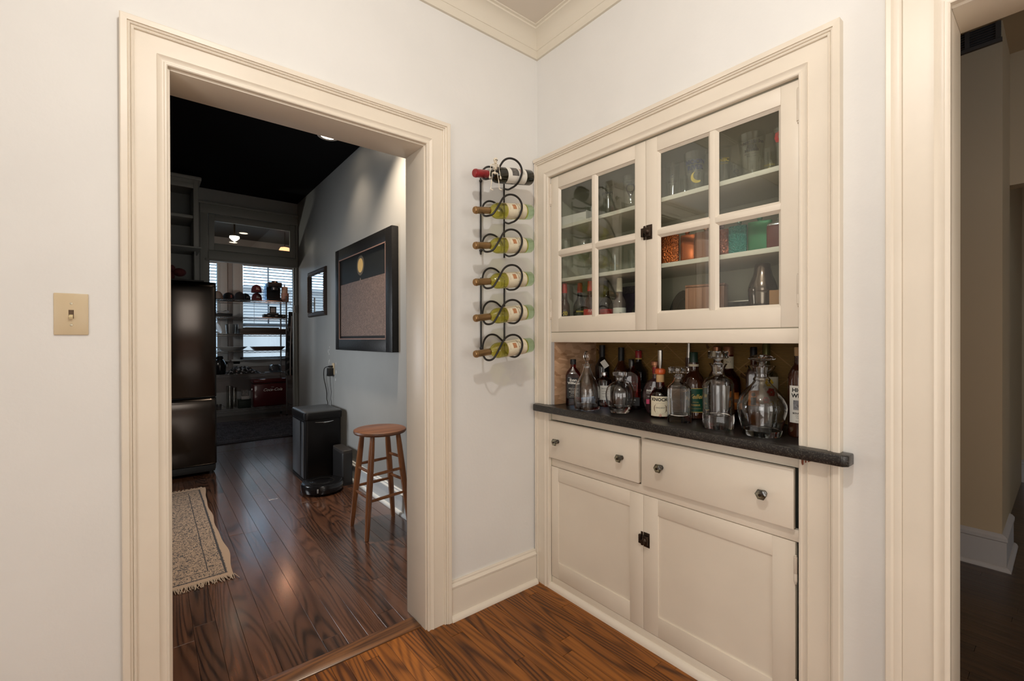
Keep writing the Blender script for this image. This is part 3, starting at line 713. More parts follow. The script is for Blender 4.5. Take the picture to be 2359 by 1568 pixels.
# bottles lie neck to the left, a little lower than the base
WINE = thin_glass('white_wine', (.90, .87, .34), .05, .02, glassmix=.35, ior=1.12)
GREENG = thin_glass('pale_green_glass', (.72, .84, .68), .06, .0, glassmix=.15, ior=1.1)
REDW = mat('dark_red_wine_bottle', (.012, .010, .004), .06, coat=.3)
REDB = thin_glass('dark_green_glass', (.10, .13, .05), .06, .02)
GOLDCAP = mat('bronze_capsule', (.36, .22, .10), .34, metal=.75)
REDCAP = mat('red_capsule', (.28, .018, .022), .35, var=(70, .25))
CRESTI = mat('crest_ink', (.45, .20, .09), .6, var=(160, .35))
ENGR = mat('engraving_ink', (.12, .11, .10), .6, var=(140, .6))
def wine_bottle(k, label, red):
    N_ = Vector((-.484, -.120, NZ[k][0])); B_ = Vector((-.158, -.120, NZ[k][1])); ax = (N_ - B_).normalized(); Ln = (N_ - B_).length
    b = thing('wine_bottle', label, 'wine bottle', tuple(B_), group=None if red else 'white wine bottles in the wall racks')
    b.rotation_euler = ax.to_track_quat('Z', 'Y').to_euler()
    R_ = .0365
    sh = Ln * .60; nk = Ln * .72
    glass = [(0, .012), (.018, .006), (.030, 0), (.0345, .001), (R_, .006), (R_, .040)]
    liq = [(R_, .040), (R_, sh), (R_ * .97, sh + .010), (R_ * .82, sh + .022), (R_ * .58, sh + .034), (.0160, nk + .002), (.0145, nk + .018), (.0142, Ln - .045)]
    if red:
        MB().lathe(glass + liq[1:], n=28).build('bottle_glass', REDW, b, local=True)
    else:
        MB().lathe(glass + [(R_ - .001, .0402), (0, .0402)], n=28).build('bottle_base', GREENG, b, local=True)
        MB().lathe([(0, .0408)] + [(r_, z_ + .0008) for r_, z_ in liq] + [(0, Ln - .045)], n=28).build('bottle_glass', WINE, b, local=True)
    cap = REDCAP if red else GOLDCAP; r1 = .0175 if red else .0155
    MB().lathe([(r1 - .001, Ln - (.075 if red else .085)), (r1, Ln - .07), (r1, Ln - .016), (r1 + .0012, Ln - .014), (r1 + .0012, Ln - .009), (r1 - .0005, Ln - .008), (r1, Ln - .003), (r1 - .003, Ln), (0, Ln)], n=24).build('capsule', cap, b, local=True)
    # label faces the room
    q = b.rotation_euler.to_matrix().inverted() @ Vector((-.55, -1, .35)); phi = math.atan2(q.y, q.x)
    z0, z1 = .048, .162
    MB.build(cyl_label(R_, z0, z1, phi, 1.75), 'label', PAPER if not red else PAPERW, b, local=True)
    rr = R_ + .0008
    # text runs along the bottle axis... the label is read with the neck up
    f = lambda a, c: (rr * math.cos(phi + a / rr), rr * math.sin(phi + a / rr), c)
    if red:
        m_ = MB(); vs_ = []
        MB.build(cyl_label(R_ + .0005, .098, .138, phi, .62), 'engraving', ENGR, b, local=True)
        lettering(b, INKR, [('2015', .014, 0, .083, 0, .0004)], f)
        lettering(b, INK, [('CHATEAU', .007, 0, .072), ('GRAND VIN', .005, 0, .0655)], f)
    else:
        MB.build(cyl_label(R_ + .0005, .112, .132, phi, .33), 'crest', CRESTI, b, local=True)
        lettering(b, INKB, [('Sauvignon Blanc', .0095, 0, .100, .35), ('Chateau', .0075, 0, .086, .35), ('MIS EN BOUTEILLE', .0040, 0, .150), ('750 ML', .0040, 0, .060)], f)
        MB.build(cyl_label(R_ + .0004, .0500, .0507, phi, 1.5), 'label_border', CRESTI, b, local=True)
        MB.build(cyl_label(R_ + .0004, .1590, .1597, phi, 1.5), 'label_border', CRESTI, b, local=True)
    return b
wine_bottle(0, 'dark red wine bottle with red capsule under the toy skeleton', True)
_WL = ['white wine bottle directly below the red wine bottle', 'white wine bottle lowest of the three in the upper rack', 'white wine bottle highest in the lower rack',
       'white wine bottle in the middle of the lower rack', 'white wine bottle at the very bottom of the lower rack']
for k in range(1, 6): wine_bottle(k, _WL[k - 1], False)

# toy skeleton sitting against the red wine bottle
BONE = mat('bone_plastic', (.74, .66, .52), .5, var=(120, .15))
SOCK = mat('dark_eye_socket', (.03, .02, .015), .8)
SY = -.178
sk = thing('skeleton_figurine', 'small white toy skeleton sitting on the red wine bottle', 'figurine', (-.411, SY, 1.917))
MB().ball((-.4088, SY, 2.058), .0098, 14, 10, 0.92, 1.05, 1.1).box(-.4155, -.4055, SY - .0085, SY + .002, 2.0425, 2.0495).build('skull', BONE, sk, .0012)
for dx in (-.0045, .0022): MB().ball((-.4080 + dx, SY - .0090, 2.0560), .0025, 8, 6).build('eye_socket', SOCK, sk)
MB().ball((-.4095, SY - .0088, 2.0505), .0014, 8, 6).build('nose_hole', SOCK, sk)
MB().tube([(-.4105, SY, 2.043), (-.4109, SY, 2.030), (-.4112, SY, 2.018), (-.4124, SY, 2.001)], .0018, 6).build('spine', BONE, sk)
rb = MB()
for j in range(6):
    z = 2.0375 - j * .0042; wx = .0150 - abs(j - 1.6) * .0016
    rb.tube([(-.4110 + wx * math.cos(t), SY + .001 + .0065 * math.sin(t), z - .002 * abs(math.cos(t)) + .0018 * math.cos(t)) for t in [k * PI / 7 + PI for k in range(8)]], .0011, 5)
rb.build('ribcage', BONE, sk)
MB().box(-.4125, -.4095, SY - .0070, SY - .0052, 2.018, 2.039).build('breastbone', BONE, sk, .0005)
MB().tube([(-.4340, SY, 2.0300), (-.4230, SY - .002, 2.0375), (-.4110, SY - .003, 2.039), (-.3990, SY - .002, 2.0405), (-.3900, SY, 2.0385)], .0016, 6).build('collarbone', BONE, sk)
MB().ball((-.4125, SY, 2.000), .0085, 12, 8, 1.35, .7, .65).build('pelvis', BONE, sk)
def limb(nm, pts, r, end):
    m_ = MB()
    for a, b in zip(pts, pts[1:]):
        a, b = Vector(a), Vector(b); mid = (a + b) / 2
        m_.tube([a, a.lerp(b, .12), a.lerp(b, .3), a.lerp(b, .7), a.lerp(b, .88), b], [r * 1.3, r * 1.4, r * .8, r * .8, r * 1.3, r * 1.2], 6); m_.ball(tuple(a), r * 1.5, 8, 6)
    if end == 'hand':
        p = pts[-1]; m_.box(p[0] - .003, p[0] + .003, p[1] - .0015, p[1] + .0015, p[2] - .005, p[2] + .001)
        for k in range(4): m_.tube([(p[0] - .003 + k * .002, p[1], p[2] - .005), (p[0] - .0042 + k * .0028, p[1] - .001, p[2] - .0105)], .0007, 5)
        m_.tube([(p[0] + .003, p[1], p[2] - .002), (p[0] + .006, p[1] - .001, p[2] - .006)], .0007, 5)
    else:
        p = pts[-1]; m_.tube([p, (p[0] + .003, p[1] - .004, p[2] - .003), (p[0] + .008, p[1] - .009, p[2] - .005)], [.0022, .0026, .0018], 6)
    m_.build(nm, BONE, sk)
limb('arm', [(-.4341, SY, 2.0295), (-.4387, SY, 2.0013), (-.4419, SY - .002, 1.9790)], .0014, 'hand')
limb('arm', [(-.3900, SY, 2.0380), (-.3863, SY, 2.0113), (-.3824, SY - .002, 1.9900)], .0014, 'hand')
limb('leg', [(-.4262, SY, 1.9985), (-.4323, SY - .003, 1.9574), (-.4370, SY - .002, 1.9245)], .0015, 'foot')
limb('leg', [(-.3985, SY, 2.0030), (-.3930, SY - .003, 1.9659), (-.3892, SY - .002, 1.9345)], .0015, 'foot')

# ================================================================ DECANTERS ON THE COUNTER
CT = .9345
def decanter(name, label, loc, outer, wall_, floor_, stopper, n=36, rot=0.0):
    d = thing(name, label, 'decanter', (loc[0], loc[1], CT), rot)
    top = outer[-1]
    inner = [(max(r_ - wall_, .004), z_) for r_, z_ in outer if z_ > floor_ + .006]
    prof = outer + [(top[0] - wall_ * .5, top[1] + .0005)] + inner[::-1] + [(max(inner[0][0] * .9, .003), floor_ + .002), (0, floor_)]
    MB().lathe([(0, 0)] + prof, n=n).build('glass_body', CRYSTAL, d, local=True)
    MB().lathe(stopper, n=n).build('stopper', CRYSTAL, d, local=True)
    return d
dA = decanter('glass_decanter', 'slim bell-shaped decanter with a ring-shaped oval stopper', (.030, -.316),
    [(.056, 0), (.0595, .004), (.0605, .012), (.0605, .045), (.0600, .075), (.0585, .092), (.054, .116), (.044, .139), (.031, .160), (.0215, .182), (.0175, .198), (.0175, .205), (.023, .211), (.0235, .2135)], .0028, .013,
    [(0, .196), (.0115, .197), (.0125, .208), (.013, .2145), (.008, .218), (.006, .222), (.007, .226), (0, .228)])
MB().lathe([(0, -.012), (.008, -.0115), (.0145, -.008), (.0165, 0), (.0145, .008), (.008, .0115), (0, .012)], (0, 0, 0), 28, 'y', 1.0, 1.55).xf(Matrix.Rotation(math.radians(-35), 4, 'Z')).xf(Matrix.Translation((0, 0, .2515))).build('stopper_finial', CRYSTAL, dA, local=True)
decanter('glass_decanter', 'round flattened decanter on a faceted foot with a flat disc stopper', (.075, -.475),
    [(.040, 0), (.042, .002), (.0545, .030), (.0610, .050), (.0645, .072), (.0640, .090), (.058, .110), (.046, .126), (.030, .136), (.0185, .141), (.0170, .148), (.0205, .156), (.0215, .160), (.0175, .163)], .0035, .028,
    [(0, .146), (.0125, .147), (.0135, .160), (.0195, .1655), (.0300, .1670), (.0308, .1750), (.0300, .1835), (.020, .1845), (0, .1845)], n=32)
# square decanter
dC = thing('glass_decanter', 'square cut decanter with a thick base and octagonal disc stopper', 'decanter', (.078, -.767, CT), .62)
h_ = .0455
out_ = [(h_ * .96, 0, 9), (h_, .004, 9), (h_, .128, 9), (h_ * .985, .138, 7), (h_ * .80, .148, 4), (.0245, .159, 2.4), (.0185, .172, 2), (.0185, .178, 2), (.0215, .182, 2), (.0225, .186, 2)]
inn_ = [(.0150, .187, 2), (.0145, .172, 2), (.020, .160, 2.3), (h_ * .74, .1455, 4), (h_ - .0048, .134, 7), (h_ - .0045, .060, 8), (h_ - .0050, .032, 7), (h_ * .6, .026, 4), (.003, .024, 2)]
MB().loft([rsq(a, a, z, e, 48) for a, z, e in out_ + inn_]).build('glass_body', CRYSTAL, dC, local=True)
MB().lathe([(0, .172), (.0125, .173), (.0135, .186), (.012, .191), (.0165, .1935), (.036, .1945), (.0405, .199), (.0405, .216), (.0365, .2205), (0, .2205)], n=8).build('stopper', CRYSTAL, dC, .0008, 1, local=True, ang=15)
decanter('glass_decanter', 'tall cylindrical decanter with flared neck and thick disc stopper', (.068, -.936),
    [(.052, 0), (.0545, .004), (.0548, .030), (.0548, .150), (.0540, .166), (.048, .180), (.036, .188), (.0255, .194), (.0210, .200), (.0205, .212), (.0225, .222), (.0275, .234), (.0318, .2405)], .0030, .048,
    [(0, .200), (.0150, .201), (.0185, .225), (.0190, .2380), (.0100, .246), (.0085, .252), (.016, .258), (.033, .2605), (.0362, .265), (.0362, .283), (.033, .2885), (0, .2895)])
decanter('glass_decanter', 'large onion-shaped decanter with wide dished lip and mushroom stopper', (.062, -1.093),
    [(.058, 0), (.0605, .004), (.0620, .014), (.0700, .050), (.0765, .078), (.0785, .094), (.0770, .108), (.0690, .130), (.0520, .155), (.0360, .172), (.0270, .182), (.0255, .188), (.0275, .192), (.0255, .197), (.0205, .203), (.0205, .212), (.026, .217), (.038, .226), (.0440, .240)], .0032, .018,
    [(0, .196), (.0145, .197), (.0165, .222), (.0170, .236), (.0090, .240), (.0085, .250), (.013, .255), (.034, .2595), (.0425, .2635), (.0415, .267), (.028, .2755), (.012, .279), (0, .2795)])

# ================================================================ BOTTLES IN THE NICHE
AMBER = thin_glass('amber_whiskey', (.62, .13, .015), .06, .0, glassmix=.55, ior=1.25)
AMBERR = thin_glass('red_amber_whiskey', (.55, .045, .008), .06, .0, glassmix=.55, ior=1.25)
AMBERD = mat('dark_amber_bottle', (.045, .012, .005), .05, coat=.5)
DARKB = mat('near_black_bottle', (.007, .006, .006), .10, coat=.3)
CLEARB = thin_glass('clear_bottle_glass', (.90, .92, .88), .06, .0, glassmix=.15, ior=1.1)
COPCAP = mat('copper_cap', (.42, .20, .11), .38, metal=.7)
SILVCAP = mat('silver_cap', (.6, .6, .6), .25, metal=1.0)
GREENC = mat('dark_green_cap', (.012, .035, .022), .4)
WAX = mat('orange_wax', (.52, .085, .015), .25, coat=.4)
CORK = wood('cork', (.40, .22, .09), (.62, .40, .19), 30, 3, .7, 'z', 0, .1, .3)
LBLK = mat('black_label', (.010, .009, .009), .5)
LGRN = mat('green_label', (.006, .055, .030), .45)
LORG = mat('orange_label', (.55, .17, .03), .5)
LPNK = mat('pink_label', (.50, .04, .12), .5)
def bottle(label, x, y, h, prof, m, cap=None, parts=(), cat='bottle', z=CT, name='liquor_bottle', n=28, ring=None):
    b = thing(name, label, cat, (x, y, z), math.atan2(CAM.y - y, CAM.x - x))    # local +x faces the room
    if ring: MB().loft(ring).build('bottle_glass', m, b, local=True)
    else: MB().lathe(prof, n=n).build('bottle_glass', m, b, local=True)
    if cap: MB().lathe(cap[0], n=20).build('cap', cap[1], b, local=True)
    for p in parts: p(b)
    return b
def P_label(r, z0, z1, half, m, nm='label'): return lambda b: MB.build(cyl_label(r, z0, z1, 0, half), nm, m, b, local=True)
def P_text(r, m, lines): return lambda b: lettering(b, m, lines, on_cyl(r + .0009, 0))
def P_lathe(nm, prof, m, n=20): return lambda b: MB().lathe(prof, n=n).build(nm, m, b, local=True)
def P_box(nm, m, *bx): return lambda b: MB().box(*bx).build(nm, m, b, .0006, 1, local=True)
def P_flat(m, x, lines): return lambda b: lettering(b, m, lines, on_plane((x, 0, 0), (0, 1, 0), (0, 0, 1)))
def bprof(r, sh, nr, h, foot=.006): return [(0, .003), (r * .85, 0), (r, foot), (r, sh), (r * .96, sh + (h - sh) * .08), (r * .72, sh + (h - sh) * .22), (nr * 1.25, sh + (h - sh) * .38), (nr, sh + (h - sh) * .5), (nr, h)]
# 1 square black-labelled bourbon beside the board
rg = [rsq(.034, .036, 0, 6), rsq(.036, .038, .004, 6), rsq(.036, .038, .150, 6), rsq(.030, .032, .168, 4), rsq(.014, .014, .190, 2), rsq(.0125, .0125, .210, 2)]
bottle('square bourbon bottle with black label beside the bare board panel', .085, -.175, .231, None, AMBERR, ([(.0150, .206), (.0152, .229), (.0140, .231), (0, .231)], BLACK),
       [P_box('label', LBLK, .0362, .0370, -.030, .030, .036, .140),
        P_flat(INKW, .0374, [('Evan', .019, 0, .128, 0, .0006), ('Williams', .0155, 0, .113, 0, .0006), ('- 1 -', .009, 0, .098), ('KENTUCKY', .0085, 0, .086), ('STRAIGHT', .006, 0, .078), ('BOURBON', .0085, 0, .069), ('WHISKEY', .006, 0, .061), ('750 ML 43%', .006, 0, .052), ('CHARCOAL FILTERED', .004, 0, .044)])], ring=rg)
# 3 short amber bottle, silver cap, white label
bottle('short amber whiskey bottle with silver cap behind the bell-shaped decanter', .17, -.307, .169, [(0, .002), (.034, 0), (.039, .005), (.039, .125), (.036, .133), (.018, .142), (.0125, .147), (.0125, .155)], AMBER,
       ([(.0145, .153), (.0145, .167), (.013, .169), (0, .169)], SILVCAP), [P_label(.039, .035, .105, .55, PAPERW), P_text(.039, INK, [('PROOF', .009, 0, .09), ('small batch', .006, 0, .078, .3), ('WHISKEY', .006, 0, .066), ('No. 12', .006, 0, .05)])])
# 4 black wine bottle with a hanging tag
b4 = bottle('tall black wine bottle with a white paper tag on its neck', .25, -.227, .302, bprof(.038, .185, .0145, .302), DARKB, ([(.0152, .235), (.0155, .298), (.0158, .302), (0, .302)], BLACK))
MB().box(.024, .0246, -.014, .014, -.020, .020).xf(Matrix.Translation((.012, .012, .205)) @ Matrix.Rotation(math.radians(35), 4, 'X')).build('paper_tag', PAPERW, b4, local=True)
# 5 dark wine bottle with worn neck label
bottle('dark wine bottle with torn neck label behind the round decanter', .27, -.334, .291, bprof(.0375, .165, .0145, .291), AMBERD, ([(.0155, .215), (.0158, .285), (.015, .291), (0, .291)], BLACK),
       [P_label(.0215, .172, .200, .6, PAPER), P_label(.0375, .05, .12, .9, LBLK)])
# 6 red-capped black bottle
bottle('black bottle with red foil cap and gold neck ring', .28, -.431, .278, bprof(.042, .170, .0150, .278), DARKB, ([(.0158, .240), (.0160, .274), (.014, .278), (0, .278)], REDCAP), [P_lathe('neck_ring', [(.0165, .234), (.0165, .240)], INKG), P_label(.042, .05, .12, 1.0, LBLK), P_text(.042, INKW, [('XO', .02, 0, .085)])])
# 7 flat flask-like bourbon with red spirit
rg = [rsq(.024, .040, 0, 5), rsq(.026, .042, .004, 5), rsq(.026, .042, .150, 5), rsq(.022, .034, .178, 3), rsq(.0125, .0135, .194, 2), rsq(.012, .012, .210, 2)]
bottle('flat bottle of red-amber whiskey behind the round decanter', .20, -.449, .238, None, AMBERR, ([(.0150, .206), (.0150, .234), (.0135, .238), (0, .238)], DARKB),
       [P_box('label', LBLK, .0262, .0268, -.036, .036, .018, .058), P_flat(INKW, .0272, [('RESERVE', .010, 0, .045), ('BOURBON', .006, 0, .034), ('. . .', .02, 0, .135), ('. . . .', .02, 0, .118)])], ring=rg)
# 9 round flattened bottle with wood-topped cap
b9 = bottle('round flattened dark whiskey bottle with ribbed copper cap', .165, -.601, .234, None, mat('smoky_plum_glass', (.035, .016, .017), .06, coat=.5), ([(.0110, .165), (.0110, .196), (.0118, .198), (.0118, .214), (.0185, .216), (.0190, .230), (.017, .234), (0, .234)], COPCAP),
       [P_box('label', LPNK, .0262, .0270, -.038, -.016, .045, .066), P_flat(INKW, .0268, [('DISTILLED', .0055, -.010, .122), ('IVAN', .013, -.022, .104, 0, .0004), ('SMALL BATCH', .005, -.022, .094), ('WHISKEY', .006, -.020, .078), ('PX', .012, -.027, .055)]),
        P_lathe('neck_band', [(.0122, .180), (.0122, .208)], REDCAP)],
       ring=[rsq(.018, .030, 0, 3), rsq(.022, .036, .006, 3)] + [rsq(.026, .054 * math.sqrt(max(0, 1 - ((z - .075) / .085) ** 2)), z, 2.4) for z in (.02, .035, .055, .075, .095, .115, .132, .145)] + [rsq(.012, .012, .158, 2), rsq(.011, .011, .176, 2)])
# 10 small bottle with orange wax ball, pourer and cream label
bottle('squat amber bottle with orange wax ball, steel pourer and cream label', .110, -.662, .287, [(0, .003), (.040, 0), (.0450, .005), (.0450, .080), (.0430, .095), (.0340, .110), (.0200, .120), (.0175, .126), (.0170, .150)], AMBER, ([(.0168, .149), (.0172, .181), (.0165, .182), (0, .182)], CORK),
       [P_lathe('wax_ball', [(.012, .180), (.021, .184), (.0235, .194), (.021, .204), (.012, .208), (0, .209)], WAX), P_lathe('pourer', [(.006, .205), (.0065, .215), (.0100, .240), (.0105, .285), (.0085, .287), (0, .287)], STEEL),
        P_label(.0450, .008, .092, .95, PAPER), P_text(.0450, INK, [('KNOCK', .0185, -.004, .078, 0, .0007), ('GRADIENT', .0085, 0, .044), ('___________', .007, 0, .066), ('___________', .007, 0, .022)]), P_text(.0450, INKR, [('*', .032, 0, .006)]), P_text(.0450, INKB, [('(', .036, -.024, .043), (')', .036, .024, .043)])])
# 12 tall dark bottle with pourer, and the green-labelled bottle
bottle('tall dark bourbon bottle with steel pourer behind the square decanter', .27, -.703, .315, bprof(.038, .150, .0150, .250), AMBERD, ([(.0130, .245), (.0110, .262), (.0085, .300), (.0085, .314), (0, .315)], STEEL), [P_label(.038, .04, .11, .9, LBLK)])
bottle('dark bottle with green label and gold script', .190, -.770, .278, [(0, .003), (.040, 0), (.0455, .006), (.0455, .135), (.043, .155), (.034, .178), (.0215, .196), (.0195, .205), (.0195, .235)], AMBERD, ([(.0165, .228), (.0168, .275), (.015, .278), (0, .278)], GREENC),
       [P_label(.0455, .030, .130, 1.15, LGRN), P_text(.0455, INKG, [('Weller', .026, .002, .095, .45, .0005), ('SPECIAL', .007, .008, .072), ('RESERVE', .0095, .008, .060, 0, .0003), ('KENTUCKY BOURBON', .0045, .008, .046)]), P_label(.0457, .030, .033, 1.15, INKG, 'label_border'), P_label(.0457, .1275, .130, 1.15, INKG, 'label_border'), P_lathe('neck_band', [(.0202, .218), (.0202, .228)], PAPER)])
# 14 orange-labelled bottle and its neighbour
bottle('amber bottle with cream neck label and orange front label', .240, -.893, .303, [(0, .003), (.041, 0), (.046, .006), (.046, .150), (.043, .172), (.032, .192), (.0200, .205), (.0185, .215), (.0185, .270)], AMBER, ([(.0185, .268), (.0190, .300), (.017, .303), (0, .303)], COPCAP),
       [P_label(.0188, .214, .262, 1.5, PAPER), P_label(.046, .045, .145, .30, PAPERW), P_text(.0188, INK, [('No. 7', .008, 0, .24)]), lambda b: MB.build(cyl_label(.0465, .052, .120, .62, .30), 'label', LORG, b, local=True), lambda b: MB.build(cyl_label(.0472, .080, .094, .62, .30), 'label_band', INKB, b, local=True)])
bottle('slim bottle with copper cap at the back of the niche', .286, -.823, .301, bprof(.034, .17, .0145, .285), AMBERD, ([(.0155, .270), (.0165, .298), (.014, .301), (0, .301)], COPCAP))
# 16 bottles behind the onion decanter
rg = [rsq(.023, .026, 0, 6), rsq(.024, .027, .004, 6), rsq(.024, .027, .190, 6), rsq(.020, .022, .212, 4), rsq(.0115, .0115, .235, 2), rsq(.011, .011, .275, 2)]
bottle('square dark bottle with small orange figure label', .235, -.993, .302, None, AMBERD, ([(.0125, .262), (.0125, .299), (.011, .302), (0, .302)], BLACK),
       [P_box('label', LORG, .0242, .0247, -.023, .023, .075, .135), lambda b: MB().ball((.0252, -.004, .118), .008, 10, 6, .1).box(.0248, .0254, -.013, .007, .078, .108).build('figure_print', INK, b, local=True)], ring=rg)
bottle('tall bottle with gold-green neck at the back of the niche', .290, -1.018, .316, bprof(.027, .19, .0130, .290), mat('olive_bottle', (.06, .05, .012), .1, coat=.4), ([(.0140, .255), (.0140, .312), (.012, .316), (0, .316)], mat('gold_green_cap', (.16, .15, .05), .35, metal=.5)))
FLOWR = mat('red_flower_print', (.55, .03, .03), .5); FLOWY = mat('yellow_flower_print', (.70, .45, .02), .5)
def flower(b):
    for (a, z, r_, m_) in ((.004, .175, .012, FLOWY), (.012, .140, .016, FLOWR), (-.010, .150, .010, PAPERW), (-.008, .110, .013, FLOWR), (.010, .098, .010, FLOWY)):
        mb = MB()
        for k in range(6):
            t = k * PI / 3; mb.add([on_cyl(.0330, 0)(a + r_ * .62 * math.cos(t) + r_ * .42 * math.cos(q * PI / 4), z + r_ * .62 * math.sin(t) + r_ * .42 * math.sin(q * PI / 4)) for q in range(8)], [tuple(range(8))])
        stuff(mb.build('flower_print', m_, b, local=True))
bottle('clear bottle with red and yellow flower label behind the onion decanter', .185, -1.067, .230, [(0, .003), (.029, 0), (.032, .005), (.032, .195), (.028, .208), (.016, .218), (.0135, .230)], CLEARB, None, [P_label(.0321, .085, .195, 1.2, mat('cream_flower_label', (.62, .56, .42), .5)), flower])
# 17 brown bottle with white label at the end of the niche
MTN = mat('mountain_print', (.20, .20, .21), .6, var=(90, .8))
bottle('brown whiskey bottle with tall white label at the niche end', .130, -1.186, .305, [(0, .003), (.030, 0), (.0335, .006), (.0335, .195), (.0310, .213), (.0230, .232), (.0150, .245), (.0135, .260), (.0135, .290)], AMBERD, ([(.0145, .275), (.0145, .302), (.013, .305), (0, .305)], CORK),
       [P_label(.0335, .050, .175, .92, PAPERW), P_text(.0335, INK, [('HIGH', .0185, .001, .160, 0, .0007), ('WEST', .0185, .001, .141, 0, .0007), ('BOURBON', .008, 0, .082, 0, .0003), ('A BLEND OF', .004, 0, .074), ('WHISKEYS', .004, 0, .067), ('750 ML   46%', .004, 0, .056)]), P_label(.0342, .094, .126, .50, MTN, 'mountain_picture')])

# ================================================================ INSIDE THE GLASS DOORS
S1, S2, S0 = 1.8445, 1.5765, 1.3125
def pint(label, x, y, h, wd, z=S1, prints=(), group=None, name='pint_glass', taper=.76, foot=.008, cat='glass'):
    g = thing(name, label, cat, (x, y, z), math.atan2(CAM.y - y, CAM.x - x), group)
    r = wd / 2; t = .002
    pr_ = [(0, 0), (r * taper * .95, 0), (r * taper, .002), (r * taper * 1.01, foot), (r, h), (r - t, h), (r * taper * 1.01 - t, foot + .002), (0, foot)]
    MB().lathe(pr_, n=28).build('glass', TUMB, g, local=True)
    for (m_, lines) in prints:
        rr = r * (taper + 1) / 2 + .001
        lettering(g, m_, lines, lambda a, b: ((r * (taper + (1 - taper) * b / h) + .0012) * math.cos(a / rr), (r * (taper + (1 - taper) * b / h) + .0012) * math.sin(a / rr), b), 'print')
    return g
NAVY = mat('navy_print', (.02, .025, .06), .5); YELP = mat('yellow_print', (.60, .45, .06), .5); GRYP = mat('charcoal_print', (.035, .033, .03), .5); REDP = mat('red_print', (.45, .03, .03), .5)
pint('slim beer glass with small dark crest print', .10, -.727, .150, .062, prints=[(GRYP, [('Golden', .012, 0, .070, .3), ('Est. 2009', .006, 0, .058), ('o', .03, 0, .095)])])
g2 = pint('pint glass with navy lettering and a yellow crescent print', .070, -.844, .148, .085, prints=[(NAVY, [('MOON', .023, 0, .105, 0, .0012), ('RIVER', .023, 0, .083, 0, .0012), ('BREWING COMPANY', .006, 0, .069), ('SAVANNAH', .005, .006, .061)])])
cm = MB(); cr_ = [(.022 * math.cos(t), .022 * math.sin(t)) for t in [PI * .62 + k * PI * 1.1 / 14 for k in range(15)]] + [(.006 + .019 * math.cos(t), .006 + .019 * math.sin(t)) for t in [PI * 1.72 - k * PI * 1.1 / 14 for k in range(1, 14)]]
cm.add([((.0425 * (.76 + .24 * (.046 + b) / .148) + .0016) * math.cos((a + .006) / .037), (.0425 * (.76 + .24 * (.046 + b) / .148) + .0016) * math.sin((a + .006) / .037), .046 + b) for a, b in cr_], [tuple(range(len(cr_)))])
cm.build('crescent_print', YELP, g2, local=True)
pint('slim beer glass with gold block lettering', .160, -.915, .172, .052, prints=[(YELP, [('NEC', .018, 0, .118, 0, .0008), ('PALE ALE', .007, 0, .104)])])
pint('small glass with dark script behind the big pint', .215, -.936, .120, .044, prints=[(GRYP, [('Tavern', .012, 0, .05, .3), ('O', .024, 0, .08)])])
pint('wide pint glass with dark lettering over a house print', .070, -1.057, .144, .088, prints=[(GRYP, [('Lock Up Inn', .0155, 0, .108, .15, .0006), ('/\\\\\\\\\\', .020, 0, .090, 0, .0008), ('HHHHHH', .010, 0, .080, 0, .001), ('BED AND BREAKFAST', .005, 0, .068), ('AND CELLARS', .005, 0, .060)])])
pint('short glass with faint gold band print', .170, -1.077, .115, .052, prints=[(YELP, [('Ale', .014, 0, .040, .3), ('=====', .014, 0, .052)])])
pint('beer glass with a round red badge by the hinge side', .090, -1.150, .140, .060, prints=[(REDP, [('O', .05, -.004, .105, 0, .004)]), (INKW, [('16', .014, -.004, .105)])])
pint('small plain glass behind the crescent glass', .200, -.724, .120, .044, prints=[(GRYP, [('GT', .012, 0, .04)])])
pint('small lettered glass at the back of the top shelf', .200, -.830, .105, .044, prints=[(GRYP, [('ETS', .012, 0, .05)])])
pint('tall straight beer glass with dark lettering behind the narrow door', .100, -.390, .165, .056, prints=[(GRYP, [("RINGNAD'S", .014, -.012, .110, 0, .0004), ('________', .01, 0, .126), ('________', .01, 0, .092)])], taper=.85)
g_ = pint('beer glass with a dark shield emblem by the door seam', .100, -.517, .160, .067, prints=[(GRYP, [('O', .060, 0, .095, 0, .0004), ('V', .050, 0, .065, 0, .0004), ('BREWERY', .008, 0, .125)])], taper=.85)
# white open box with leaflet and a leaning glass
wb = thing('white_tray', 'small white open box with patterned leaflet inside', 'box', (.085, -.205, S1), .12)
MB().box(-.04, .04, -.082, .082, 0, .003).box(-.04, -.037, -.082, .082, .003, .045).box(.037, .04, -.082, .082, .003, .060).box(-.037, .037, -.082, -.079, .003, .052).box(-.037, .037, .079, .082, .003, .052).build('box_shell', mat('white_card', (.66, .63, .58), .6), wb, local=True)
MB().box(.030, .033, -.06, .06, .004, .056).build('leaflet', ENGR, wb, local=True)
lg = thing('tumbler', 'clear glass leaning over the white open box', 'glass', (.20, -.19, S1 + .014), rot=(math.radians(16), math.radians(-14), 0))
MB().lathe([(0, 0), (.024, 0), (.034, .10), (.032, .10), (.0225, .006), (0, .006)], n=24).build('glass', TUMB, lg, local=True)
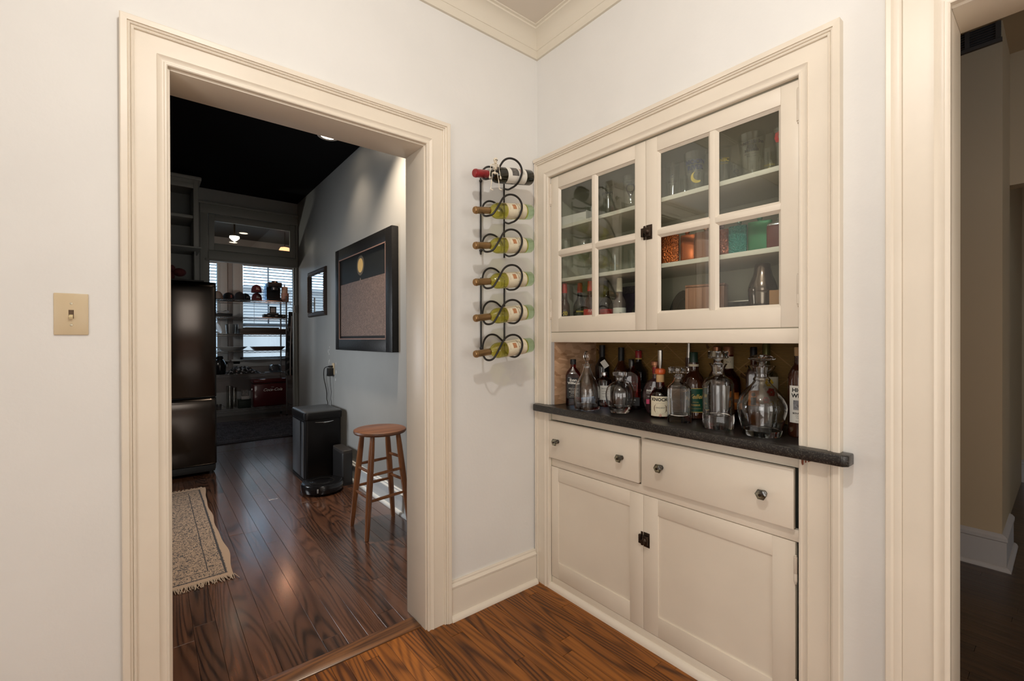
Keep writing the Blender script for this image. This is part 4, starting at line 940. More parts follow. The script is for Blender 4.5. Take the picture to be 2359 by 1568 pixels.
# stemware on the second shelf
def stem(label, x, y, h, r, bowl, tilt=None):
    g = thing('wine_glass', label, 'wine glass', (x, y, S2))
    if tilt: g.rotation_euler = tilt
    zb = h - bowl
    MB().lathe([(0, 0), (.032, 0), (.032, .0015), (.010, .004), (.0042, .010), (.0036, zb * .7), (.0050, zb), (r * .55, zb + bowl * .10), (r * .92, zb + bowl * .32), (r, zb + bowl * .5), (r * .84, h), (r * .82, h),
                (r * .98, zb + bowl * .5), (r * .9, zb + bowl * .33), (r * .5, zb + bowl * .13), (0, zb + .004)], n=28).build('glass', TUMB, g, local=True)
    return g
stem('tall narrow stemmed glass nearest the hinge of the narrow door', .060, -.152, .200, .030, .110)
stem('balloon wine glass beside the narrow stemmed glass', .125, -.215, .185, .043, .095)
stem('short-stemmed balloon glass behind the glazing bar', .110, -.320, .140, .042, .090)
pint('wide glass tumbler on the stemware shelf', .130, -.410, .130, .080, z=S2, name='tumbler', taper=.86)
pint('small straight glass beside the wide tumbler', .100, -.530, .092, .045, z=S2, name='tumbler', taper=.95)
pint('shot glass behind the wide tumbler', .210, -.470, .075, .044, z=S2, name='tumbler', taper=.9)
# bottom shelf, narrow door
def small(label, x, y, h, r, m, capm, lab, texts, caph=.05): 
    return bottle(label, x, y, h, [(0, .003), (r * .9, 0), (r, .004), (r, h * .50), (r * .9, h * .56), (r * .5, h * .66), (.0135, h * .72), (.0130, h * .86)], m, ([(.0145, h - caph), (.0125, h - .004), (.011, h), (0, h)], capm), [P_label(r, h * .10, h * .42, 1.3, lab)] + [P_text(r, mm, ll) for mm, ll in texts], z=S0)
REDPL = mat('red_plastic_cap', (.45, .03, .025), .35)
small('liquor bottle labelled 40 with red cap by the narrow door hinge', .055, -.145, .240, .027, AMBERD, REDPL, mat('purple_black_label', (.025, .015, .03), .5), [(YELP, [('40', .030, 0, .085, 0, .0012)]), (REDP, [('||||||||', .020, 0, .050, 0, .001)])])
small('dark liquor bottle with gold lettering and red cap', .115, -.195, .242, .034, DARKB, REDPL, LBLK, [(YELP, [('ORIGINAL', .009, 0, .095, 0, .0004)]), (INKW, [('* * *', .016, 0, .07), (' * * ', .016, 0, .055), ('* * *', .014, 0, .042)])])
small('liquor bottle with red mountain label and red cap', .085, -.290, .240, .033, AMBERD, REDPL, REDP, [(INKW, [('/\\/\\', .018, 0, .092), ('____', .02, 0, .075), ('Red', .018, 0, .055, .3)])])
small('dark bottle with square red label behind the glazing bar', .140, -.345, .240, .034, DARKB, BLACK, REDP, [(INK, [('BITTERS', .010, 0, .09), ('###', .02, 0, .065, .3)])])
small('bottle with cream capsule and white label by the glass plates', .120, -.440, .242, .030, mat('rose_grey_bottle', (.10, .075, .07), .1, coat=.4), PAPER, PAPERW, [(INK, [('D', .02, .006, .07)])], .065)
def plate(label, x, y, r, rz, lean, z=S0):
    p = thing('glass_plate', label, 'plate', (x, y, z + r * math.cos(lean) + .001), rot=(0, 0, rz))
    MB().lathe([(0, -.003), (r * .55, -.003), (r * .6, .002), (r * .97, .008), (r, .010), (r * .99, .013), (r * .6, .006), (r * .55, .001), (0, .001)], n=40).xf(Matrix.Rotation(PI / 2 - lean, 4, 'Y')).build('plate_disc', mat('grey_green_plate', (.10, .11, .10), .08, metal=.4), p, local=True)
    MB().lathe([(r * .985, .0095), (r * 1.0, .0115), (r * .99, .0135), (r * .97, .0125)], n=40, closed=True).xf(Matrix.Rotation(PI / 2 - lean, 4, 'Y')).build('silver_rim', CHROME, p, local=True)
plate('silver-rimmed glass plate on edge beside the cream-capped bottle', .150, -.512, .082, 2.3, .25)
plate('silver-rimmed glass plate on edge against the door seam', .160, -.575, .092, 2.3, .25)
plate('dark plate standing behind the wooden box', .235, -.690, .085, 2.6, .2)
# flasks
def hammered(name, c, scale, rough=.3, metal=.8, strength=.9):
    m = mat(name, c, rough, metal); N, L = nodes_of(m); g = N.new('ShaderNodeNewGeometry'); v_ = N.new('ShaderNodeTexVoronoi'); v_.inputs['Scale'].default_value = scale
    L.new(g.outputs['Position'], v_.inputs['Vector']); bp = N.new('ShaderNodeBump'); bp.inputs['Strength'].default_value = strength; bp.inputs['Distance'].default_value = .004
    L.new(v_.outputs['Distance'], bp.inputs['Height']); L.new(bp.outputs[0], N['Principled BSDF'].inputs['Normal']); return m
COPH = hammered('hammered_copper', (.55, .14, .035), 170); COPS = mat('smooth_copper', (.46, .12, .04), .25, metal=.85)
TEALH = hammered('hammered_teal', (.015, .21, .17), 210, .3, .35); GRNM = mat('satin_green_metal', (.035, .20, .085), .38, metal=.25, var=(30, .15)); WOODF = wood('flask_wood', (.16, .055, .03), (.33, .14, .08), 18, 5, .4, 'z', .2)
LEATH = mat('burgundy_leather', (.13, .035, .028), .55, bump=(160, .3, .002)); COPR = hammered('ribbed_copper', (.30, .09, .05), 120, .3, .7)
def flask(label, x, y, h, wd, m, capm, rz=0.25, capoff=0.0, topm=None):
    f = thing('hip_flask', label, 'flask', (x, y, S2), rz); hw = wd / 2
    e = 2.6; MB().loft([rsq(.011, hw * .97, 0, e), rsq(.0135, hw, .004, e), rsq(.0135, hw, h - .004, e), rsq(.011, hw * .97, h, e)]).build('flask_body', m, f, local=True)
    if topm: MB().loft([rsq(.0125, hw * .98, h, e), rsq(.0125, hw * .98, h + .004, e), rsq(.009, hw * .8, h + .009, e)]).build('flask_shoulder', topm, f, local=True)
    MB().lathe([(.0070, h - .001), (.0070, h + .006), (.0092, h + .007), (.0092, h + .021), (.0080, h + .023), (0, h + .023)], (0, capoff, 0), 18).build('flask_cap', capm, f, local=True)
    return f
flask('hammered copper hip flask beside the door seam', .070, -.735, .116, .074, COPH, COPS)
flask('smooth square copper hip flask', .080, -.812, .106, .064, COPS, COPS, .35, .006)
flask('wood-wrapped hip flask with copper cap', .070, -.880, .104, .066, WOODF, COPCAP, .25, -.008)
flask('ribbed copper hip flask behind the glazing bar', .085, -.948, .102, .058, COPR, mat('plum_cap', (.12, .05, .05), .4), .2, .006)
flask('teal hammered hip flask with steel cap', .070, -1.008, .102, .062, TEALH, mat('verdigris_cap', (.20, .30, .25), .3, metal=.8), .2, -.004)
flask('tall green hip flask with green cap', .090, -1.076, .108, .078, GRNM, mat('green_cap', (.05, .20, .12), .3, metal=.4), .2, .0)
flask('burgundy leather hip flask with steel shoulders', .055, -1.142, .076, .056, LEATH, SILVCAP, .2, -.012, SILVCAP)
# bottom shelf, wide door
wbx = thing('wooden_box', 'reddish wooden box beside the cocktail shaker', 'box', (.125, -.861, S0), .25)
BOXW = wood('box_wood', (.20, .075, .035), (.42, .20, .11), 14, 5, .45, 'z', .1)
MB().box(-.035, .035, -.072, .072, 0, .160).build('box_body', BOXW, wbx, .003, local=True)
MB().box(-.036, .036, -.073, .073, .161, .170).build('lid', BOXW, wbx, .002, local=True)
MB().box(-.037, -.035, .060, .072, .0, .158).build('corner_strip', BOXW, wbx, .001, local=True)
sh = thing('cocktail_shaker', 'dark steel cocktail shaker with a narrow rounded top', 'cocktail shaker', (.110, -1.077, S0))
SHK = mat('smoky_steel', (.16, .125, .105), .16, metal=1.0)
MB().lathe([(0, 0), (.036, 0), (.038, .004), (.0455, .100), (.0470, .118), (.0465, .122), (0, .122)], n=36).build('shaker_cup', SHK, sh, local=True)
MB().lathe([(.0460, .1225), (.0475, .126), (.0465, .140), (.040, .160), (.031, .182), (.0275, .200), (.0255, .218), (.0240, .2225), (.018, .2245), (0, .2250)], n=36).build('shaker_lid', SHK, sh, local=True)
KRAFT = mat('brown_cardboard', (.34, .17, .07), .7, var=(40, .06))
cb = thing('cardboard_box', 'small brown cardboard box against the wide door', 'box', (.075, -1.155, S0), .25)
MB().box(-.03, .03, -.036, .036, 0, .120).build('box_body', KRAFT, cb, .001, local=True)
MB().box(-.0306, -.030, -.0012, .0012, .002, .119).build('seam_tape', mat('tape', (.42, .22, .10), .4), cb, local=True)
tag(MB().tube([(.06 + .018 * math.cos(k * .9) + .002 * k, -1.02 + .03 * math.sin(k * .7) , S0 + .006 + .003 * (k % 5)) for k in range(40)], .002, 6).build('chain', CHROME), 'small silver chain lying beside the cocktail shaker', 'chain')
gt = thing('serving_tray', 'dark embossed glass tray leaning at the back of the shelf', 'tray', (.300, -.99, S0), 0)
MB().box(-.004, .004, -.15, .15, 0, .11).xf(Matrix.Rotation(math.radians(9), 4, 'Y')).build('tray_panel', hammered('embossed_glass', (.07, .075, .065), 60, .2, .2), gt, .003, local=True)
MB().tube([(-.002, -.15, .004), (.016, -.15, .112), (.016, .15, .112), (-.002, .15, .004)], .004, 6).build('tray_rim', CHROME, gt, local=True)
pb = thing('gift_box', 'dark purple patterned box behind the glass plates', 'box', (.280, -.395, S0))
MB().box(-.04, .04, -.05, .05, 0, .18).build('box_body', mat('dark_purple_card', (.035, .022, .05), .5, var=(60, .5)), pb, .002, local=True)
MB().box(-.041, .041, -.051, .051, .181, .215).build('lid', mat('dark_patterned_card', (.06, .045, .05), .5, var=(120, .8)), pb, .002, local=True)

# ================================================================ KITCHEN
# lamps the kitchen has: recessed cans in the black ceiling
TRIMW = mat('can_trim', (.55, .52, .48), .4); LAMPW = mat('lamp_lens', (1, .8, .6), .5, emis=((1.0, .80, .58), 14.0))
for i, (x, y, lab, p) in enumerate(((-.44, 2.08, 'recessed ceiling light showing under the doorway head', 22), (-.47, 1.20, 'recessed ceiling light above the wooden bar stool', 190))):
    t = thing('recessed_light', lab, 'ceiling light', (x, y, 2.950))
    MB().lathe([(.060, -.001), (.085, -.003), (.088, -.001), (.088, 0), (.060, 0)], n=32, closed=True).build('trim_ring', TRIMW, t, local=True)
    MB().lathe([(0, -.0008), (.060, -.0008), (.060, 0), (0, 0)], n=32).build('lens', LAMPW, t, local=True)
    l_ = light('recessed_light_beam', 'SPOT', (x, y, 2.940), p, (1.0, .80, .60), .05, (0, 0, 0), spot_size=math.radians(104), spot_blend=.9)
    l_.parent = t; l_.location = (0, 0, -.012)
# area light for an assumed, unseen kitchen side window, opposite the grey wall
light('kitchen_assumed_window_light', 'AREA', (-2.56, 2.45, 1.15), 19, (.92, .96, 1.0), .9, (0, math.radians(-86), math.radians(-16)), shape='RECTANGLE', size_y=.9, spread=math.radians(110))

# refrigerator
FRB = mat('fridge_dark_side', (.035, .033, .032), .45)
FRS = mat('stainless_door', (.066, .057, .051), .17, metal=1.0, var=(3, .06), stretch=(1, 1, .15))
fr = thing('refrigerator', 'tall stainless steel refrigerator in the kitchen', 'refrigerator', (-1.54, 3.7, 0))
box('cabinet_body', FRB, fr, -1.995, -1.108, 3.375, 4.16, .035, 1.800, bevel=.006)
def fdoor(x0, x1, z0, z1, nm):
    ring = []
    pts = [(x0, 3.372), (x1, 3.372), (x1, 3.320), (x1 - .012, 3.306), (x1 - .05, 3.300), (x0 + .05, 3.300), (x0 + .012, 3.306), (x0, 3.320)]
    rings = []
    for z, k in ((z0, .012), (z0 + .004, .004), (z0 + .012, 0), (z1 - .10, 0), (z1 - .06, .0012), (z1 - .03, .005), (z1 - .012, .011), (z1, .022)):
        rings.append([(p[0], p[1] + (k if p[1] < 3.37 else 0), z) for p in pts])
    return MB().loft(rings).build(nm, FRS, fr)
dL = fdoor(-1.995, -1.555, .735, 1.812, 'fridge_door'); dR = fdoor(-1.551, -1.108, .735, 1.812, 'fridge_door'); dW = fdoor(-1.995, -1.108, .10, .725, 'freezer_drawer')
for d_, x in ((dL, -1.60), (dR, -1.506)):
    MB().tube([(x, 3.302, 1.55), (x, 3.255, 1.53), (x, 3.25, 1.2), (x, 3.255, .87), (x, 3.302, .85)], .011, 10).build('handle', CHROME, d_)
box('toe_grille', BLACK, fr, -1.98, -1.12, 3.33, 3.375, .03, .092, bevel=.003)
box('top_hinge_cover', BLACK, fr, -1.98, -1.20, 3.33, 3.42, 1.8005, 1.826, bevel=.004)
for x in (-1.15, -1.95):
    for y in (3.36, 4.08): MB().lathe([(.018, 0), (.018, .035)], (x, y, 0), 14).build('foot', BLACK, fr)
# red cloth bow on top of it
rc = thing('red_cloth', 'crumpled dark red cloth on top of the refrigerator', 'cloth', (-1.42, 3.60, 1.8135))
MAROON = mat('maroon_cloth', (.10, .022, .025), .8, var=(40, .3))
cl = MB()
for (cx, cz, rx, rz) in ((-.045, .060, .055, .062), (.045, .105, .055, .040), (-.015, .135, .030, .036)):
    cl.ball((cx, 0, cz), 1.0, 14, 10, rx, .045, rz)
cl.build('cloth_folds', MAROON, rc, local=True)

# open shelf cabinet above the refrigerator
oc = thing('wall_shelf_cabinet', 'grey painted open shelf cabinet above the refrigerator', 'shelf', (-1.6, 4.0, 1.83))
SHF = mat('grey_shelf_paint', (.30, .31, .295), .5)
box('side_panel', SHF, oc, -1.252, -1.212, 3.75, 4.249, 2.205, 2.87, bevel=.003)
box('side_panel', SHF, oc, -1.236, -1.222, 3.95, 4.249, 1.83, 2.19, bevel=.003)
box('side_panel', SHF, oc, -2.04, -2.00, 3.75, 4.249, 1.83, 2.87, bevel=.003)
box('back_panel', SHF, oc, -2.0, -1.252, 4.225, 4.249, 1.83, 2.87)
box('top_panel', SHF, oc, -2.0, -1.252, 3.75, 4.225, 2.84, 2.87)
box('shelf', SHF, oc, -2.0, -1.253, 3.78, 4.224, 2.495, 2.525, bevel=.003)
box('shelf', SHF, oc, -2.04, -1.190, 3.73, 4.224, 2.190, 2.2045, bevel=.003)
box('crown', SHF, oc, -2.06, -1.185, 3.72, 4.249, 2.871, 2.905, bevel=.008)
box('face_rail', SHF, oc, -2.0, -1.253, 3.75, 3.77, 2.79, 2.84, bevel=.003)

# painting on the grey wall
pa = thing('painting', 'framed dark painting of a glowing moon over a brown crop field', 'painting', (-.165, 1.99, 1.64))
FRM = mat('black_textured_frame', (.006, .006, .0065), .42, bump=(60, .5, .003)); LINE = mat('copper_line', (.24, .15, .125), .5)
fx0, fx1 = -.218, -.1655
ay0, ay1, az0, az1 = 1.467, 2.530, 1.275, 2.001
pf = MB().box(fx0, fx1, 1.345, ay0 - .006, 1.173, 2.106).box(fx0, fx1, ay1 + .006, 2.631, 1.173, 2.106).box(fx0, fx1, ay0 - .006, ay1 + .006, 1.173, az0 - .006).box(fx0, fx1, ay0 - .006, ay1 + .006, az1 + .006, 2.106).build('frame', FRM, pa, .003)
for b in ((ay0 - .006, ay1 + .006, az1 - .003, az1 + .006), (ay0 - .006, ay1 + .006, az0 - .006, az0 + .003), (ay0 - .006, ay0 + .005, az0, az1), (ay1 - .005, ay1 + .006, az0, az1)):
    box('inner_line', LINE, pf, fx0 + .001, fx0 + .008, *b)
def field():
    m = bpy.data.materials.new('crop_field_print'); N, L = nodes_of(m); b = N['Principled BSDF']
    g = N.new('ShaderNodeNewGeometry'); s = N.new('ShaderNodeSeparateXYZ'); L.new(g.outputs['Position'], s.inputs[0])
    # rows tighten towards the horizon: row phase ~ 1/(distance below horizon)
    h = N.new('ShaderNodeMath'); h.operation = 'SUBTRACT'; h.inputs[0].default_value = 1.80; L.new(s.outputs['Z'], h.inputs[1])
    lg_ = N.new('ShaderNodeMath'); lg_.operation = 'LOGARITHM'; lg_.inputs[1].default_value = 2.718; L.new(h.outputs[0], lg_.inputs[0])
    k = N.new('ShaderNodeMath'); k.operation = 'MULTIPLY'; k.inputs[1].default_value = 115.0; L.new(lg_.outputs[0], k.inputs[0])
    sn = N.new('ShaderNodeMath'); sn.operation = 'SINE'; L.new(k.outputs[0], sn.inputs[0])
    ky = N.new('ShaderNodeMath'); ky.operation = 'MULTIPLY'; ky.inputs[1].default_value = 260.0; L.new(s.outputs['Y'], ky.inputs[0])
    sy = N.new('ShaderNodeMath'); sy.operation = 'SINE'; L.new(ky.outputs[0], sy.inputs[0])
    ml = N.new('ShaderNodeMath'); ml.operation = 'MULTIPLY'; L.new(sn.outputs[0], ml.inputs[0]); L.new(sy.outputs[0], ml.inputs[1])
    n = N.new('ShaderNodeTexNoise'); n.inputs['Scale'].default_value = 90; n.inputs['Detail'].default_value = 4; L.new(g.outputs['Position'], n.inputs['Vector'])
    a = N.new('ShaderNodeMath'); a.operation = 'MULTIPLY_ADD'; a.inputs[1].default_value = .35; L.new(ml.outputs[0], a.inputs[0]); L.new(n.outputs['Fac'], a.inputs[2])
    cr = N.new('ShaderNodeValToRGB'); e = cr.color_ramp.elements; e[0].position = .35; e[0].color = (.075, .050, .043, 1); e[1].position = .9; e[1].color = (.33, .235, .19, 1)
    L.new(a.outputs[0], cr.inputs[0])
    L.new(cr.outputs[0], b.inputs['Base Color']); b.inputs['Roughness'].default_value = .5; return m
box('sky_print', mat('night_sky_print', (.006, .007, .007), .5), pa, fx0 + .0115, fx1, ay0 + .0052, ay1 - .0052, 1.7725, az1 - .0032)
box('field_print', field(), pa, fx0 + .0115, fx1, ay0 + .024, ay1 - .024, 1.300, 1.7720)
box('margin_print', FRM, pa, fx0 + .0118, fx1, ay0 + .0052, ay1 - .0052, az0 + .0032, 1.7715)
MOON = mat('moon_print', (.62, .42, .16), .5); HALO = mat('halo_print', (.10, .085, .065), .5)
MB().lathe([(0, 0), (.085, 0), (.085, .0006), (0, .0006)], (fx0 + .0105, 2.003, 1.896), 40, 'x').build('halo_print', HALO, pa)
MB().lathe([(0, 0), (.060, 0), (.060, .0006), (0, .0006)], (fx0 + .0098, 2.003, 1.896), 40, 'x').build('moon_print', MOON, pa)
MB().box(fx0 + .0098, fx0 + .0106, 1.988, 2.018, 1.772, 1.782).box(fx0 + .0096, fx0 + .0104, 1.996, 2.010, 1.766, 1.790).build('house_print', mat('house_print', (.16, .13, .11), .5), pa)

# mirror
mi = thing('wall_mirror', 'dark carved rectangular mirror beside the far doorway', 'mirror', (-.165, 3.38, 1.77))
FRD = mat('carved_dark_frame', (.045, .030, .024), .40, metal=.3, bump=(150, .9, .004))
P_ = [(0, 0), (0, .012), (.008, .014), (.018, .024), (.032, .028), (.046, .024), (.052, .012), (.052, 0)]
y0_, y1_, z0_, z1_ = 3.115, 3.660, 1.575, 1.980
fnn = [lambda u, w_, t: (-.1655 - w_, y0_ - u, t), lambda u, w_, t: (-.1655 - w_, y1_ + u, t), lambda u, w_, t: (-.1655 - w_, t, z1_ + u), lambda u, w_, t: (-.1655 - w_, t, z0_ - u)]
for k in range(4):
    if k < 2: mb = MB().mitre(P_, fnn[k], lambda u: z0_ - u, lambda u: z1_ + u)
    else: mb = MB().mitre(P_, fnn[k], lambda u: y0_ - u, lambda u: y1_ + u)
    mb.build('frame_side', FRD, mi)
bead_me = MB().ball((0, 0, 0), .010, 8, 6, .7, 1, 1).mesh('carved_bead'); bead_me.materials.append(mat('carved_bead_bronze', (.16, .10, .07), .3, metal=.7))
for k in range(20):
    for yy in (y0_ - .026, y1_ + .026):
        o = bpy.data.objects.new('carved_bead', bead_me); COL.objects.link(o); o.parent = mi; o.location = Vector((-.1935, yy, z0_ + .01 + k * (z1_ - z0_ - .02) / 19)) - mi.location
box('mirror_glass', mat('silvered_mirror', (.72, .74, .75), .015, metal=1.0), mi, -.174, -.168, y0_, y1_, z0_, z1_)

# outlet with plugs and cords
ou = thing('wall_outlet', 'ivory wall outlet with two black plugs above the trash can', 'outlet', (-.165, 2.865, .975))
box('plate', IVORYP, ou, -.171, -.1655, 2.83, 2.90, .918, 1.033, bevel=.002)
box('socket', IVORYB, ou, -.173, -.171, 2.85, 2.88, .985, 1.012, bevel=.002)
box('socket', IVORYB, ou, -.173, -.171, 2.85, 2.88, .938, .965, bevel=.002)
ad_ = thing('power_adapter', 'black plug-in power adapter with a thin cord', 'power adapter', (-.20, 2.865, .94))
box('adapter_body', BLACK, ad_, -.225, -.1735, 2.842, 2.890, .905, .985, bevel=.004)
MB().tube(spline([(-.20, 2.866, .905), (-.195, 2.868, .82), (-.19, 2.858, .75), (-.192, 2.872, .68), (-.188, 2.86, .62), (-.182, 2.862, .30)]), .0022, 6).build('cord', BLACK, ad_)
pc = thing('extension_cable', 'black electric cable hanging from the upper socket behind the trash can', 'cable', (-.19, 2.95, .1))
MB().tube([(-.1735, 2.866, .999), (-.20, 2.868, 1.0), (-.212, 2.89, .998)], [.011, .010, .006], 8).build('plug', BLACK, pc)
MB().tube(spline([(-.212, 2.89, .998), (-.215, 2.97, .985), (-.205, 3.05, .95), (-.19, 3.10, .87), (-.185, 3.06, .79), (-.185, 3.02, .72), (-.187, 3.015, .66), (-.185, 2.985, .60), (-.184, 2.985, .30)]), .0042, 6).build('cord', BLACK, pc)

# trash can with sensor lid
tc = thing('trash_can', 'tall black rectangular trash can with a grey lid', 'trash can', (-.37, 2.71, 0))
CANB = mat('black_steel_can', (.006, .006, .007), .32, spec=.3); CANL = mat('grey_lid_plastic', (.05, .056, .062), .32); CANS = mat('grey_side_band', (.10, .105, .115), .3, metal=.4)
tx0, tx1, ty0, ty1 = -.535, -.210, 2.485, 2.935
MB().loft([[(p[0] , p[1], z) for p in rsq((tx1 - tx0) / 2 - i_, (ty1 - ty0) / 2 - i_, z, 14, 48, (tx0 + tx1) / 2, (ty0 + ty1) / 2)] for z, i_ in ((.020, .004), (.026, .0), (.55, .0))]).build('body', CANB, tc)
MB().loft([rsq((tx1 - tx0) / 2 + .002, (ty1 - ty0) / 2 + .002, z, 14, 48, (tx0 + tx1) / 2, (ty0 + ty1) / 2) for z in (0, .020)]).build('base_ring', BLACK, tc)
MB().loft([rsq((tx1 - tx0) / 2 + a, (ty1 - ty0) / 2 + a, z, 12, 48, (tx0 + tx1) / 2, (ty0 + ty1) / 2) for z, a in ((.545, .003), (.552, .008), (.606, .010), (.612, .007))]).build('lid_rim', CANB, tc)
MB().loft([rsq((tx1 - tx0) / 2 + a, (ty1 - ty0) / 2 + a, z, 12, 48, (tx0 + tx1) / 2, (ty0 + ty1) / 2) for z, a in ((.6122, .004), (.618, .004), (.622, -.004))]).build('lid', CANL, tc)
box('side_band', CANS, tc, tx0 - .002, tx0 + .004, 2.515, 2.585, .03, .53, bevel=.001)
box('side_band', CANS, tc, tx0 - .002, tx0 + .004, 2.64, 2.90, .03, .53, bevel=.001)
MB().tube([(-.45, 2.470, .528), (-.40, 2.462, .524), (-.37, 2.460, .522), (-.34, 2.462, .524), (-.29, 2.470, .528)], [.002, .006, .008, .006, .002], 8).build('sensor_lip', CHROME, tc)

# robot vacuum and its dock
rv = thing('robot_vacuum', 'round black robot vacuum on the kitchen floor', 'robot vacuum', (-.476, 2.165, 0))
MB().lathe([(0, .012), (.150, .012), (.162, .022), (.166, .045), (.166, .072), (.160, .084), (.150, .088), (0, .088)], n=48).build('body', BLACKG, rv, local=True)
MB().lathe([(.085, .0882), (.092, .0905), (.098, .0882)], n=40, closed=True).build('lid_ring', mat('robot_ring', (.03, .03, .03), .2, metal=.6), rv, local=True)
MB().lathe([(0, .0884), (.084, .0884), (.080, .091), (0, .0915)], n=40).build('lid', BLACKG, rv, local=True)
MB().lathe([(0, 0), (.03, 0), (.03, .012), (0, .012)], (.05, .05, 0), 16).build('wheel', BLACK, rv, local=True)
MB().lathe([(0, 0), (.03, 0), (.03, .012), (0, .012)], (-.05, -.05, 0), 16).build('wheel', BLACK, rv, local=True)
MB().box(-.006, .006, -.170, -.164, .035, .068).xf(Matrix.Rotation(math.radians(-28), 4, 'Z')).build('bumper_window', mat('bumper_grey', (.25, .25, .25), .3), rv, .002, local=True)
dk = thing('vacuum_dock', 'black self-emptying vacuum dock beside the trash can', 'vacuum dock', (-.25, 2.32, 0))
MB().loft([rsq(.050, .145, z, 7, 40, -.2575, 2.325) for z in (.0, .025)]).build('base_plate', BLACK, dk)
MB().loft([rsq(.048 + a, .143 + a, z, 7, 40, -.2575, 2.325) for z, a in ((.025, 0), (.27, 0), (.276, -.002))]).build('tower', mat('dock_black', (.013, .013, .014), .42), dk)
MB().loft([rsq(.047 + a, .142 + a, z, 7, 40, -.2575, 2.325) for z, a in ((.277, 0), (.300, 0), (.304, -.004))]).build('bin_lid', mat('dock_lid', (.030, .028, .027), .5), dk)

# wooden bar stool
st = thing('bar_stool', 'round-seat wooden bar stool with two tiers of rungs', 'stool', (-.39, 1.155, 0))
MB().lathe([(0, .640), (.150, .640), (.166, .645), (.172, .655), (.170, .666), (.160, .671), (0, .672)], n=48).build('seat', SEATW, st, local=True)
feet = [(-.140, .152), (-.150, -.145), (.150, .132), (.158, -.118)]; tops = [(-.088, .088), (-.088, -.088), (.088, .088), (.088, -.088)]
def on_leg(i, z):
    t = z / .642; return Vector((feet[i][0] + (tops[i][0] - feet[i][0]) * t, feet[i][1] + (tops[i][1] - feet[i][1]) * t, z))
for i in range(4):
    MB().tube([on_leg(i, 0), on_leg(i, .02), on_leg(i, .2), on_leg(i, .40), on_leg(i, .55), on_leg(i, .640)], [.0135, .0155, .0190, .0205, .0185, .0150], 14).build('leg', STOOLW, st, local=True)
for (a, b, zs) in ((0, 1, (.405, .245)), (1, 3, (.395, .235)), (0, 2, (.425, .275)), (2, 3, (.47, .315))):
    for z in zs:
        p, q = on_leg(a, z), on_leg(b, z + .01)
        MB().tube([p, p.lerp(q, .2), p.lerp(q, .5), p.lerp(q, .8), q], [.0075, .0095, .0105, .0095, .0075], 10).build('rung', STOOLW, st, local=True)

